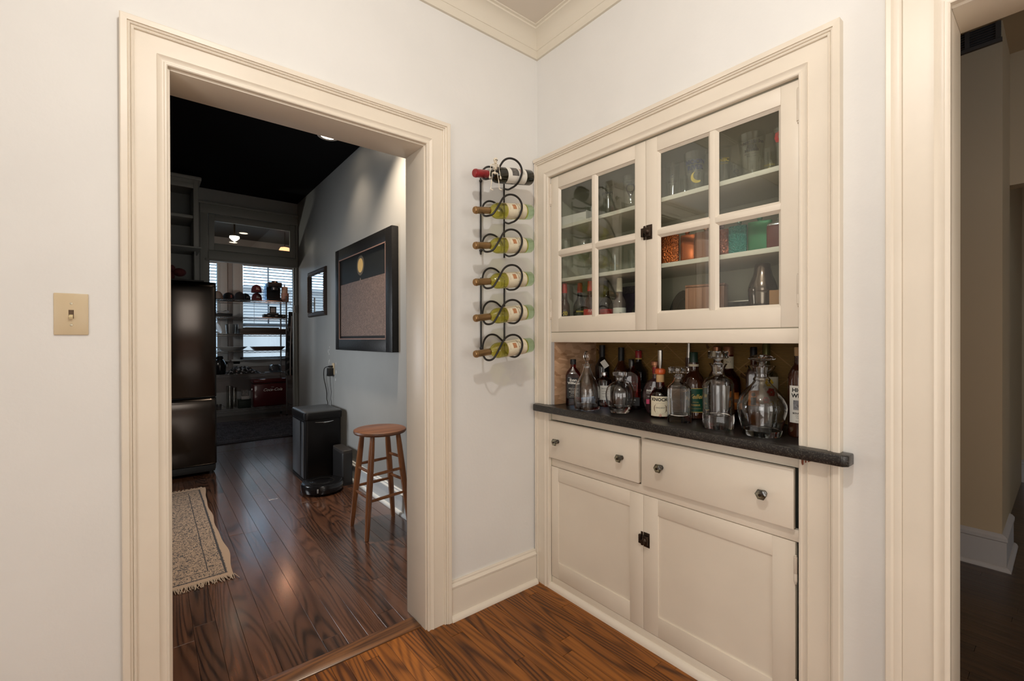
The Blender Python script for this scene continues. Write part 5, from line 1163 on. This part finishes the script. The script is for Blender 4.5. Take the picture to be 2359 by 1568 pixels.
# rugs
def rug_mat(name, x1, y0, y1, ground, ink, ink2, band):
    m = bpy.data.materials.new(name); N, L = nodes_of(m); b = N['Principled BSDF']
    g = N.new('ShaderNodeNewGeometry'); s = N.new('ShaderNodeSeparateXYZ'); L.new(g.outputs['Position'], s.inputs[0])
    def sub(c, sock, flip=False):
        q = N.new('ShaderNodeMath'); q.operation = 'SUBTRACT'
        if flip: q.inputs[0].default_value = c; L.new(sock, q.inputs[1])
        else: q.inputs[1].default_value = c; L.new(sock, q.inputs[0])
        return q
    dx = sub(x1, s.outputs['X'], True); dya = sub(y0, s.outputs['Y']); dyb = sub(y1, s.outputs['Y'], True)
    mn = N.new('ShaderNodeMath'); mn.operation = 'MINIMUM'; L.new(dya.outputs[0], mn.inputs[0]); L.new(dyb.outputs[0], mn.inputs[1])
    mn2 = N.new('ShaderNodeMath'); mn2.operation = 'MINIMUM'; L.new(mn.outputs[0], mn2.inputs[0]); L.new(dx.outputs[0], mn2.inputs[1])
    d = mn2.outputs[0]
    def within(lo, hi):
        a = N.new('ShaderNodeMath'); a.operation = 'GREATER_THAN'; a.inputs[1].default_value = lo; L.new(d, a.inputs[0])
        c = N.new('ShaderNodeMath'); c.operation = 'LESS_THAN'; c.inputs[1].default_value = hi; L.new(d, c.inputs[0])
        e = N.new('ShaderNodeMath'); e.operation = 'MULTIPLY'; L.new(a.outputs[0], e.inputs[0]); L.new(c.outputs[0], e.inputs[1]); return e
    mp = N.new('ShaderNodeMapping'); mp.inputs['Scale'].default_value = (1, .75, 1); L.new(g.outputs['Position'], mp.inputs['Vector'])
    n = N.new('ShaderNodeTexNoise'); n.inputs['Scale'].default_value = 105; n.inputs['Detail'].default_value = 2.5; n.inputs['Distortion'].default_value = 1.6; L.new(mp.outputs[0], n.inputs['Vector'])
    t1_ = N.new('ShaderNodeMath'); t1_.operation = 'GREATER_THAN'; t1_.inputs[1].default_value = .535; L.new(n.outputs['Fac'], t1_.inputs[0])
    n2 = N.new('ShaderNodeTexNoise'); n2.inputs['Scale'].default_value = 9; n2.inputs['Detail'].default_value = 1; L.new(g.outputs['Position'], n2.inputs['Vector'])
    t2_ = N.new('ShaderNodeMath'); t2_.operation = 'GREATER_THAN'; t2_.inputs[1].default_value = .57; L.new(n2.outputs['Fac'], t2_.inputs[0])
    def mix(fac, A, B):
        q = N.new('ShaderNodeMix'); q.data_type = 'RGBA'; L.new(fac, q.inputs[0])
        for idx, v_ in ((6, A), (7, B)):
            if isinstance(v_, tuple): q.inputs[idx].default_value = (*v_, 1)
            else: L.new(v_, q.inputs[idx])
        return q.outputs[2]
    inkc = mix(t2_.outputs[0], ink, ink2)
    pat = mix(t1_.outputs[0], ground, inkc)
    fz = N.new('ShaderNodeTexNoise'); fz.inputs['Scale'].default_value = 30; L.new(g.outputs['Position'], fz.inputs['Vector'])
    col = pat
    for lo, hi in band: col = mix(within(lo, hi).outputs[0], col, ink)
    plain = mix(within(-.1, .022).outputs[0], col, ground)
    fin = mix(fz.outputs['Fac'], plain, plain)
    L.new(fin, b.inputs['Base Color']); b.inputs['Roughness'].default_value = .95; b.inputs['Specular IOR Level'].default_value = .1
    w_ = N.new('ShaderNodeTexNoise'); w_.inputs['Scale'].default_value = 500; L.new(g.outputs['Position'], w_.inputs['Vector'])
    bp = N.new('ShaderNodeBump'); bp.inputs['Strength'].default_value = .6; bp.inputs['Distance'].default_value = .003; L.new(w_.outputs['Fac'], bp.inputs['Height']); L.new(bp.outputs[0], b.inputs['Normal'])
    return m
def rug(name, label, x0, x1, y0, y1, m, fr_m, wav, h=.008, fringe=True, seed=1):
    rn = random.Random(seed); t = thing(name, label, 'rug', ((x0 + x1) / 2, (y0 + y1) / 2, 0))
    nx, ny = 16, 44; top = []; bot = []
    ph = [rn.uniform(0, 6.28) for _ in range(6)]
    for j in range(ny + 1):
        v_ = y0 + (y1 - y0) * j / ny
        ex = wav * (math.sin(v_ * 9 + ph[0]) * .5 + math.sin(v_ * 17 + ph[1]) * .3 + math.sin(v_ * 4 + ph[2]) * .7)
        for i in range(nx + 1):
            u = x0 + (x1 + ex - x0) * i / nx
            z = h + .0025 * (1 + math.sin(v_ * 11 + u * 3 + ph[3])) * (1 if 0 < i < nx else .6)
            top.append((u, v_, z)); bot.append((u, v_, .0005))
    f_ = []
    W_ = nx + 1
    for j in range(ny):
        for i in range(nx):
            a = j * W_ + i; f_.append((a, a + 1, a + W_ + 1, a + W_)); b = a + len(top); f_.append((b, b + W_, b + W_ + 1, b + 1))
    o_ = len(top)
    for i in range(nx): f_ += [(i, i + o_, i + 1 + o_, i + 1), (ny * W_ + i, ny * W_ + i + 1, ny * W_ + i + 1 + o_, ny * W_ + i + o_)]
    for j in range(ny): f_ += [(j * W_, (j + 1) * W_, (j + 1) * W_ + o_, j * W_ + o_), (j * W_ + nx, j * W_ + nx + o_, (j + 1) * W_ + nx + o_, (j + 1) * W_ + nx)]
    MB().add(top + bot, f_).build('pile', m, t)
    if fringe:
        mb = MB()
        for side, yb in ((-1, y0), (1, y1)):
            k = x0
            while k < x1 + .004:
                ln = rn.uniform(.028, .058); q = rn.uniform(-.018, .022)
                mb.tube([(k, yb - side * .006, h * .8), (k + q * .4, yb + side * ln * .5, h * .8 + .002), (k + q, yb + side * ln, .0035)], [.0022, .0019, .0012], 4); k += rn.uniform(.0035, .0065)
        stuff(mb.build('fringe', fr_m, t))
    return t
RUGC = rug_mat('cream_rug_pattern', -1.25, 1.075, 2.86, (.36, .27, .20), (.055, .055, .06), (.022, .035, .05), ((.026, .036), (.105, .110), (.285, .300), (.375, .390)))
rug('area_rug', 'cream oriental rug with dark blue floral pattern and fringe', -2.15, -1.25, 1.065, 2.875, RUGC, mat('cream_fringe', (.42, .33, .25), .9), .011, seed=3)
RUGD = rug_mat('charcoal_rug_pattern', .62, 4.66, 6.40, (.030, .028, .032), (.17, .165, .18), (.11, .10, .115), ((.02, .03), (.12, .13), (.16, .17)))
rug('area_rug', 'worn charcoal patterned rug in front of the wire rack', -1.35, .60, 4.66, 6.38, RUGD, BLACK, .012, fringe=False, seed=9)

# ================================================================ ROOM BEYOND: WIRE RACK AND WHAT STANDS ON IT
ra = thing('wire_shelf_rack', 'chrome wire shelving rack in front of the back windows', 'shelf rack', (-.40, 6.67, 0))
RX0, RX1, RY0, RY1 = -.98, .262, 6.44, 6.90
SZ = [1.905, 1.630, 1.362, 1.095, .720, .172]
for x in (RX0, .182):
    for y in (RY0 + .02, RY1 - .02):
        MB().tube([(x, y, .02), (x, y, 2.0)], .0125, 10).build('post', WIRE, ra)
        MB().lathe([(.018, 0), (.018, .022)], (x, y, 0), 10).build('foot', BLACK, ra)
for z in SZ:
    mb = MB()
    for y in (RY0, RY1): mb.tube([(RX0, y, z - .004), (RX1, y, z - .004)], .0045, 6).tube([(RX0, y, z - .034), (RX1, y, z - .034)], .0035, 6)
    for x in (RX0, RX1): mb.tube([(x, RY0, z - .004), (x, RY1, z - .004)], .0045, 6).tube([(x, RY0, z - .034), (x, RY1, z - .034)], .0035, 6)
    n = 34
    pts = []
    for k in range(n + 1): pts.append((RX0 + (RX1 - RX0) * k / n, RY0, z - .007 - (.024 if k % 2 else 0)))
    mb.tube(pts, .0028, 5)
    for k in range(1, 44): x = RX0 + (RX1 - RX0) * k / 44; mb.tube([(x, RY0, z - .002), (x, RY1, z - .002)], .0019, 4)
    stuff(mb.build('wire_shelf', WIRE, ra))
SH = lambda k: SZ[k] + .0008
# baseball caps
def cap(label, x, y, z, m, visor_dir, logo, tilt=0.0, r=.088):
    c = thing('baseball_cap', label, 'cap', (x, y, z), visor_dir)
    rings = []
    MB().lathe([(r, 0), (r * 1.01, .02), (r * .98, .055), (r * .86, .090), (r * .60, .115), (r * .28, .128), (0, .131)], n=30, sx=1.08, sy=.95).build('crown', m, c, local=True)
    vs_ = []; fs = []
    k_ = 14
    for k in range(k_ + 1):
        t = -1.15 + 2.3 * k / k_
        for (rr, zz) in ((r * 1.0, .006), (r * 1.0 + .068 * math.cos(t * .95), .004 - .020 * abs(math.sin(t)))):
            for dz in (0, .003): vs_.append((rr * math.cos(t) * 1.08, rr * math.sin(t) * .95, max(.0006, zz + dz)))
    for k in range(k_):
        a = 4 * k; b = a + 4; fs += [(a, b, b + 2, a + 2), (a + 1, a + 3, b + 3, b + 1), (a + 2, b + 2, b + 3, a + 3), (a, a + 1, b + 1, b)]
    fs += [(0, 2, 3, 1), (4 * k_, 4 * k_ + 1, 4 * k_ + 3, 4 * k_ + 2)]
    MB().add(vs_, fs).build('visor', m, c, local=True)
    MB().ball((0, 0, .131), .007, 8, 6, 1, 1, .5).build('button', m, c, local=True)
    if logo: lettering(c, logo[1], [(logo[0], .060, 0, .062, .1, .002)], lambda a, b: ((r * 1.10 - max(0, b - .05) * .35) * math.cos(a / r), (r * .975 - max(0, b - .05) * .3) * math.sin(a / r), b), 'logo')
    return c
FELT = lambda n, c_: mat(n, c_, .85, bump=(300, .2, .001))
CAPK = FELT('black_cap_felt', (.008, .008, .010)); CAPG = FELT('green_cap_felt', (.022, .034, .030)); CAPM = FELT('maroon_cap_felt', (.085, .012, .016)); CAPT = FELT('taupe_cap_felt', (.17, .145, .13))
LG = mat('silver_logo', (.45, .43, .40), .6); LR = mat('faded_red_logo', (.25, .07, .06), .6)
cap('taupe baseball cap half behind the refrigerator', -.775, 6.64, SH(0), CAPT, 2.2, None, r=.080)
cap('black baseball cap with red emblem', -.600, 6.80, SH(0), CAPK, -1.3, ('S', LR), r=.090)
cap('black baseball cap lying under the other black cap', -.475, 6.575, SH(0), CAPK, -2.3, None, r=.074)
cap('dark green baseball cap with silver script', -.365, 6.80, SH(0), CAPG, -1.3, ('M', LG), r=.078)
cap('lower maroon baseball cap of the stacked pair', -.230, 6.60, SH(0), CAPM, -1.5, ('SL', LG), r=.078)
cap('upper maroon baseball cap of the stacked pair', -.234, 6.60, SH(0) + .134, CAPM, -1.5, ('SL', LG), r=.078)
# coffee maker
cf = thing('coffee_maker', 'black pod coffee maker on the top wire shelf', 'coffee maker', (.010, 6.64, SH(0)))
MB().box(-.085, .125, .02, .14, 0, .315).build('body', BLACK, cf, .012, 3, local=True)
MB().box(-.085, .125, -.12, .02, .0, .035).build('drip_tray', BLACK, cf, .006, local=True)
MB().box(-.085, .125, -.12, .02, .235, .318).build('head', BLACK, cf, .012, 3, local=True)
MB().lathe([(.045, .190), (.048, .20), (.048, .33), (.040, .342), (0, .345)], (.022, -.065, 0), 24).build('pod_holder', mat('brushed_dark_metal', (.12, .11, .105), .3, metal=.9), cf, local=True)
MB().box(-.125, -.088, .0, .13, .005, .300).build('water_tank', thin_glass('blue_tank_plastic', (.65, .78, .92), .06), cf, .006, local=True)
tb = thing('coffee_tub', 'pinkish printed tub beside the coffee maker', 'tub', (.205, 6.66, SH(0)))
MB().lathe([(0, 0), (.052, 0), (.057, .004), (.060, .140), (.062, .142), (.062, .150), (0, .150)], n=28).build('tub_body', mat('pink_beige_plastic', (.42, .27, .23), .5), tb, local=True)
lettering(tb, mat('maroon_print', (.16, .03, .03), .6), [('* * *', .045, 0, .085), ('#', .06, 0, .045)], on_cyl(.0605, -1.9))
tn = thing('sugar_canister', 'cream canister standing on the pinkish tub', 'canister', (.200, 6.66, SH(0) + .1508))
MB().lathe([(0, 0), (.045, 0), (.047, .004), (.047, .105), (.044, .112), (0, .112)], n=24).build('canister_body', mat('cream_plastic', (.48, .37, .30), .5), tn, local=True)
MB().lathe([(.012, .112), (.008, .130), (.003, .160), (0, .162)], n=12).build('nozzle', mat('grey_nozzle', (.18, .18, .18), .5), tn, local=True)
# second shelf
gc = thing('game_console', 'black box with coiled cables on the second wire shelf', 'electronics', (-.70, 6.66, SH(1)))
MB().box(-.12, .125, -.10, .10, 0, .055).build('box_body', BLACK, gc, .006, local=True)
MB().tube(spline([(-.10, -.06, .060), (-.05, -.02, .09), (.0, -.07, .085), (.05, -.03, .10), (.08, -.07, .075), (.02, .02, .07), (-.06, .03, .065)]), .006, 6).build('cable', mat('cable_grey', (.22, .22, .22), .4), gc, local=True)
dv = thing('network_box', 'flat black electronics box with white marks', 'electronics', (.045, 6.64, SH(1)))
MB().box(-.175, .175, -.09, .09, 0, .062).build('box_body', BLACK, dv, .003, local=True)
for k in range(3): MB().box(-.125 + k * .11, -.088 + k * .11, -.0912, -.090, .032, .040).build('light_mark', INKW, dv, local=True)
ck = thing('desk_display', 'small square framed display on the flat electronics box', 'display', (.015, 6.64, SH(1) + .0622))
MB().box(-.08, .08, -.05, .05, 0, .022).build('base', mat('display_base', (.10, .09, .08), .5), ck, .003, local=True)
MB().box(-.050, .050, -.012, .012, .0222, .130).build('frame', BLACK, ck, .003, local=True)
MB().box(-.034, .034, -.0135, -.012, .034, .112).build('screen', mat('pale_print', (.42, .38, .36), .5, var=(60, .3)), ck, local=True)
# third shelf
bn = thing('plastic_bin', 'clear plastic bin on the third wire shelf', 'bin', (-.58, 6.64, SH(2)))
CP = thin_glass('frosted_clear_plastic', (.62, .65, .67), .08, .15)
MB().loft([rsq(.075, .09, 0, 6), rsq(.088, .10, .155, 6), rsq(.086, .098, .155, 6), rsq(.073, .088, .003, 6)]).build('bin_shell', CP, bn, local=True)
sp = thing('white_plate', 'white plate leaning beside the plastic bin', 'plate', (-.765, 6.66, SH(2) + .090), rot=(0, math.radians(68), .3))
MB().lathe([(0, 0), (.055, 0), (.090, .010), (.091, .012), (.055, .003), (0, .003)], n=32).build('plate_disc', mat('white_china', (.62, .63, .64), .25), sp, local=True)
tr_ = thing('serving_tray', 'long brown tray on the third wire shelf', 'tray', (-.135, 6.66, SH(2)))
TRB = mat('brown_tray', (.055, .042, .034), .5)
MB().box(-.345, .345, -.17, .17, 0, .02).box(-.345, .345, -.17, -.16, .02, .085).box(-.345, .345, .16, .17, .02, .085).box(-.345, -.335, -.16, .16, .02, .085).box(.335, .345, -.16, .16, .02, .085).build('tray_body', TRB, tr_, .003, local=True)
MB().box(-.27, .22, -.15, .12, .0855, .108).build('board_inside', mat('dark_board', (.09, .075, .06), .5), tr_, .006, local=True)
# fourth shelf
WCH = mat('grey_white_china', (.40, .41, .41), .3)
p1_ = thing('serving_platter', 'grey-white oval platter on the fourth wire shelf', 'platter', (-.58, 6.67, SH(3)))
MB().lathe([(0, 0), (.60, 0), (.68, .012), (.98, .055), (1.0, .060), (.97, .062), (.66, .018), (0, .012)], n=40, sx=.225, sy=.17).build('platter', WCH, p1_, local=True)
p2_ = thing('serving_platter', 'brown rectangular platter on the fourth wire shelf', 'platter', (-.06, 6.67, SH(3)))
MB().loft([rsq(.20, .12, 0, 6), rsq(.245, .16, .050, 6), rsq(.250, .165, .060, 6), rsq(.235, .15, .055, 6), rsq(.19, .11, .012, 6)]).build('platter', mat('brown_stoneware', (.11, .075, .06), .4), p2_, local=True)
# fifth shelf
kt = thing('black_kettle', 'shiny black jar-shaped kettle on the fifth wire shelf', 'kettle', (-.740, 6.66, SH(4)))
MB().lathe([(0, 0), (.070, 0), (.078, .01), (.085, .09), (.088, .13), (.082, .18), (.060, .225), (.045, .240), (.048, .255), (.052, .275), (.040, .290), (0, .295)], n=30).build('kettle_body', BLACKG, kt, local=True)
cm_ = thing('camouflage_cloth', 'crumpled grey camouflage cloth on the fifth wire shelf', 'cloth', (-.42, 6.66, SH(4)))
CAMO = mat('grey_camouflage', (.10, .10, .11), .9); N, L = nodes_of(CAMO)
g = N.new('ShaderNodeNewGeometry'); v_ = N.new('ShaderNodeTexNoise'); v_.inputs['Scale'].default_value = 28; v_.inputs['Detail'].default_value = 0; L.new(g.outputs['Position'], v_.inputs['Vector'])
cr = N.new('ShaderNodeValToRGB'); cr.color_ramp.interpolation = 'CONSTANT'; e = cr.color_ramp.elements; e[0].color = (.008, .008, .009, 1); e[1].position = .5; e[1].color = (.055, .058, .062, 1); q = e.new(.6); q.color = (.26, .27, .29, 1)
L.new(v_.outputs['Fac'], cr.inputs[0]); L.new(cr.outputs[0], N['Principled BSDF'].inputs['Base Color'])
rn = random.Random(3); pts = []; fs = []; nx, ny = 26, 12
for j in range(ny + 1):
    for i in range(nx + 1):
        u = -1 + 2 * i / nx; v = -1 + 2 * j / ny
        e_ = max(0, 1 - abs(u) ** 3) * max(0, 1 - abs(v) ** 3); x = u * (.235 + .02 * math.sin(j * 1.7))
        z = .002 + e_ * (.085 + .030 * math.sin(i * 1.9 + j * .8) + .025 * math.sin(i * .9 - j * 1.6) + .012 * rn.uniform(-1, 1)) * (1.05 - .55 * max(0, u))
        pts.append((x, v * .12, max(.002, z)))
for j in range(ny):
    for i in range(nx): a = j * (nx + 1) + i; fs.append((a, a + 1, a + nx + 2, a + nx + 1))
MB().add(pts, fs).add([(p[0], p[1], .0005) for p in pts[:nx + 1]] + [(p[0], p[1], .0005) for p in pts[-nx - 1:]], [tuple(range(nx + 1)) + tuple(range(2 * nx + 1, nx, -1))]).build('cloth_folds', CAMO, cm_, local=True)
jg = thing('plastic_jug', 'clear plastic jug lid-down on a mat by the camouflage cloth', 'jug', (.045, 6.64, SH(4) + .0065))
MB().loft([rsq(.085, .07, 0, 5), rsq(.090, .075, .04, 5), rsq(.080, .066, .105, 4), rsq(.055, .05, .125, 3), rsq(.053, .048, .125, 3), rsq(.077, .063, .103, 4), rsq(.087, .072, .04, 5), rsq(.082, .067, .003, 5)]).build('jug_shell', CP, jg, local=True)
MB().tube(spline([(-.078, -.03, .03), (-.098, -.05, .06), (-.098, -.05, .10), (-.070, -.03, .118)]), .007, 6).build('handle', CP, jg, local=True)
tag(MB().box(-.10, .17, 6.56, 6.78, SH(4), SH(4) + .006).build('shelf_mat', mat('brown_mat', (.09, .06, .045), .8), None, .002), 'thin brown mat under the plastic jug', 'mat')
# bottom shelf
co = thing('metal_cooler', 'dark red metal picnic cooler with white script on the bottom wire shelf', 'cooler', (-.045, 6.665, SH(5)))
COKE = mat('dark_red_enamel', (.085, .008, .010), .28, coat=.5)
MB().box(-.250, .250, -.13, .13, 0, .375).build('cooler_body', COKE, co, .018, 3, local=True)
MB().box(-.253, .253, -.133, .133, .378, .450).build('cooler_lid', COKE, co, .026, 4, local=True)
MB().box(-.252, .252, -.132, .132, .3752, .3778).build('chrome_band', CHROME, co, local=True)
MB().box(-.262, -.250, -.03, .03, .25, .30).build('bottle_opener', CHROME, co, .003, local=True)
lettering(co, INKW, [('DRINK', .014, .03, .312), ('Coca-Cola', .066, .030, .270, .4, .0012)], on_plane((0, -.1312, 0), (1, 0, 0), (0, 0, 1)))
gb = thing('recipe_box', 'dark green storage box on the bottom wire shelf', 'box', (-.415, 6.60, SH(5)))
GRB = mat('dark_green_tin', (.014, .024, .018), .5)
MB().box(-.085, .085, -.07, .07, 0, .122).build('box_body', GRB, gb, .004, local=True)
MB().box(-.088, .088, -.073, .073, .1225, .140).build('lid', GRB, gb, .004, local=True)
cd = thing('card_pack', 'white card pack lying on the green box', 'box', (-.405, 6.58, SH(5) + .1402))
MB().box(-.055, .055, -.035, .035, 0, .048).build('pack_body', mat('white_pack', (.50, .48, .46), .6), cd, .002, local=True)
pf_ = thing('photo_frame', 'tiny framed picture standing on the white card pack', 'photo frame', (-.405, 6.585, SH(5) + .1886))
MB().box(-.052, -.044, -.008, .008, 0, .105).box(.044, .052, -.008, .008, 0, .105).box(-.044, .044, -.008, .008, 0, .008).box(-.044, .044, -.008, .008, .097, .105).build('frame', mat('frame_pewter', (.14, .135, .13), .4, metal=.5), pf_, .001, local=True)
MB().box(-.044, .044, -.002, .003, .008, .097).build('picture', mat('grey_picture', (.22, .21, .20), .5, var=(60, .8)), pf_, local=True)
def vase(label, x, y, h, r):
    v2 = thing('glass_vase', label, 'vase', (x, y, SH(5)))
    MB().lathe([(0, 0), (r, 0), (r * 1.02, .01), (r * .92, h * .3), (r * .98, h * .6), (r, h), (r - .004, h), (r * .94 - .003, h * .6), (r * .88, h * .3), (r * .9, .012), (0, .01)], n=24).build('glass', thin_glass('ribbed_vase_glass', (.80, .80, .78), .10, .06), v2, local=True)
vase('tall ribbed glass vase beside the green box', -.615, 6.60, .365, .048); vase('second ribbed glass vase behind the first', -.545, 6.70, .33, .045)
mg = thing('steel_cup', 'small steel cup at the edge of the bottom wire shelf', 'cup', (-.765, 6.58, SH(5)))
MB().lathe([(0, 0), (.035, 0), (.042, .09), (.040, .09), (.033, .004), (0, .004)], n=20).build('cup_body', STEEL, mg, local=True)
MB().tube(spline([(.040, -.005, .07), (.066, -.01, .06), (.066, -.01, .03), (.038, -.005, .02)]), .004, 6).build('handle', STEEL, mg, local=True)
# camouflage coat hanging at the rack's end
ht = thing('hanging_coat', 'dark camouflage coat hanging at the end of the wire rack', 'coat', (.262, 6.35, .68))
pts = []; fs = []; nn = 22; zz = [0, .12, .3, .5, .7, .85, .97, 1.05]
for j, z in enumerate(zz):
    wd = .125 - .055 * (z / 1.05) ** 1.5; dp = .05 - .02 * z / 1.05
    pts.append([(wd * math.cos(2 * PI * k / nn) * (1 + .07 * math.sin(5 * k + j)), dp * math.sin(2 * PI * k / nn) * (1 + .18 * math.sin(3 * k + .6 * j)) , z) for k in range(nn)])
CAMOD = mat('dark_camouflage', (.02, .02, .02), .9); N, L = nodes_of(CAMOD)
g = N.new('ShaderNodeNewGeometry'); v_ = N.new('ShaderNodeTexNoise'); v_.inputs['Scale'].default_value = 16; v_.inputs['Detail'].default_value = 0; L.new(g.outputs['Position'], v_.inputs['Vector'])
cr = N.new('ShaderNodeValToRGB'); cr.color_ramp.interpolation = 'CONSTANT'; e = cr.color_ramp.elements; e[0].color = (.005, .005, .005, 1); e[1].position = .56; e[1].color = (.03, .03, .03, 1); q = e.new(.64); q.color = (.07, .068, .065, 1)
L.new(v_.outputs['Fac'], cr.inputs[0]); L.new(cr.outputs[0], N['Principled BSDF'].inputs['Base Color'])
MB().loft(pts).build('coat_body', CAMOD, ht, local=True, ang=80)
MB().tube([(-.06, -.058, .0), (-.055, -.055, .45), (-.03, -.045, .98)], .010, 6).build('strap', mat('grey_strap', (.30, .29, .28), .7), ht, local=True)
MB().tube(spline([(0, 0, 1.05), (0, -.01, 1.09), (-.05, -.02, 1.12), (-.10, -.04, 1.10)]), .004, 6).build('hanger_hook', WIRE, ht, local=True)
# lamps
OPAL = mat('lit_opal_glass', (1, .9, .75), .4, emis=((1.0, .86, .66), 7.0)); ORNG = mat('lit_amber_shade', (.9, .4, .2), .5, emis=((1.0, .42, .20), 2.2))
lp = thing('ceiling_lamp', 'lit diamond-bottomed glass ceiling lamp beyond the kitchen transom', 'ceiling lamp', (-.66, 5.65, 2.970))
MB().lathe([(.11, 0), (.11, -.03), (.02, -.05), (.012, -.06), (.012, -.25)], n=24).build('canopy', BRONZE, lp, local=True)
MB().lathe([(.060, -.24), (.062, -.262), (.034, -.292), (0, -.315)], n=24).build('glass_shade', OPAL, lp, local=True)
lo = thing('pendant_lamp', 'lit amber pendant lamp beyond the kitchen transom', 'pendant lamp', (.075, 6.05, 2.970))
MB().tube([(0, 0, 0), (0, 0, -.25)], .006, 8).build('stem', BRONZE, lo, local=True)
MB().lathe([(.02, -.235), (.062, -.245), (.080, -.275), (.086, -.335), (.082, -.335), (.076, -.278), (.06, -.25)], n=24).build('glass_shade', ORNG, lo, local=True)
light('pendant_bulb', 'POINT', (.075, 6.05, 2.60), 2.5, (1.0, .66, .42), .04)
# hall: high louvred grille, and a dim hall lamp further along
hg = thing('air_grille', 'dark louvred air grille high on the hall wall', 'vent', (2.03, -1.2, 2.95))
DKB = mat('dark_grille', (.045, .032, .022), .6)
box('grille_backing', mat('grille_black', (.012, .009, .007), .8), hg, 2.018, 2.0295, -1.53, -.9, 2.905, 2.995)
box('grille_frame', DKB, hg, 2.010, 2.0295, -1.535, -.9, 2.885, 2.904)
for k in range(6): box('louvre', DKB, hg, 2.011, 2.018, -1.53, -.9, 2.910 + k * .014, 2.914 + k * .014)
for y in (-1.52, -1.40, -1.28, -1.16): box('grille_stile', DKB, hg, 2.009, 2.0105, y - .010, y + .010, 2.905, 2.995)
light('hall_lamp', 'POINT', (1.0, -2.7, 1.15), 6, (1.0, .62, .30), .15)
# paint scuffs above the outlet: bare white chips
CHIP = mat('paint_chip_white', (.62, .62, .60), .7)
rn = random.Random(5)
kw = bpy.data.objects['wall_kitchen_right']
for k in range(11):
    y = 3.02 + rn.uniform(-.05, .06); z = 1.10 + rn.uniform(-.10, .10)
    if k > 7: y = 2.79 + rn.uniform(-.02, .02); z = 1.03 - .08 * (k - 8)
    n_ = 7; r_ = rn.uniform(.006, .012)
    MB().extr([(y + r_ * (.5 + .5 * rn.random()) * math.cos(t * 6.283 / n_), z + 1.9 * r_ * (.5 + .5 * rn.random()) * math.sin(t * 6.283 / n_)) for t in range(n_)], -.1656, -.1648, 'x').build('paint_chip', CHIP, kw)

# wall added outside the back windows, hides the bright sky from direct view
gw = tag(MB().box(-4.0, 5.0, 10.2, 10.4, -.5, 2.45).box(-4.1, 5.1, 10.15, 10.45, 2.45, 2.52).build('sky_screen_wall', mat('sky_screen_render', (.30, .255, .225), .8, var=(1.2, .12)), None, .01), 'plain wall added outside the back windows to dim the sky behind the blinds', 'wall')
# lamp added in the unseen end of the back room to brighten it
fl_ = thing('fill_lamp', 'white-shaded fill lamp added in the unseen end of the back room', 'lamp', (-1.95, 5.2, 0))
MB().lathe([(0, 0), (.14, 0), (.14, .015), (.02, .03), (.012, .04), (.012, 1.5), (0, 1.5)], n=24).build('stand', BRONZE, fl_, local=True)
MB().lathe([(.13, 1.42), (.20, 1.42), (.15, 1.70), (.148, 1.70), (.196, 1.424), (.13, 1.424)], n=28).build('shade', PAPERW, fl_, local=True)
light('fill_lamp_bulb', 'POINT', (-1.95, 5.2, 1.78), 26, (1.0, .93, .85), .06)
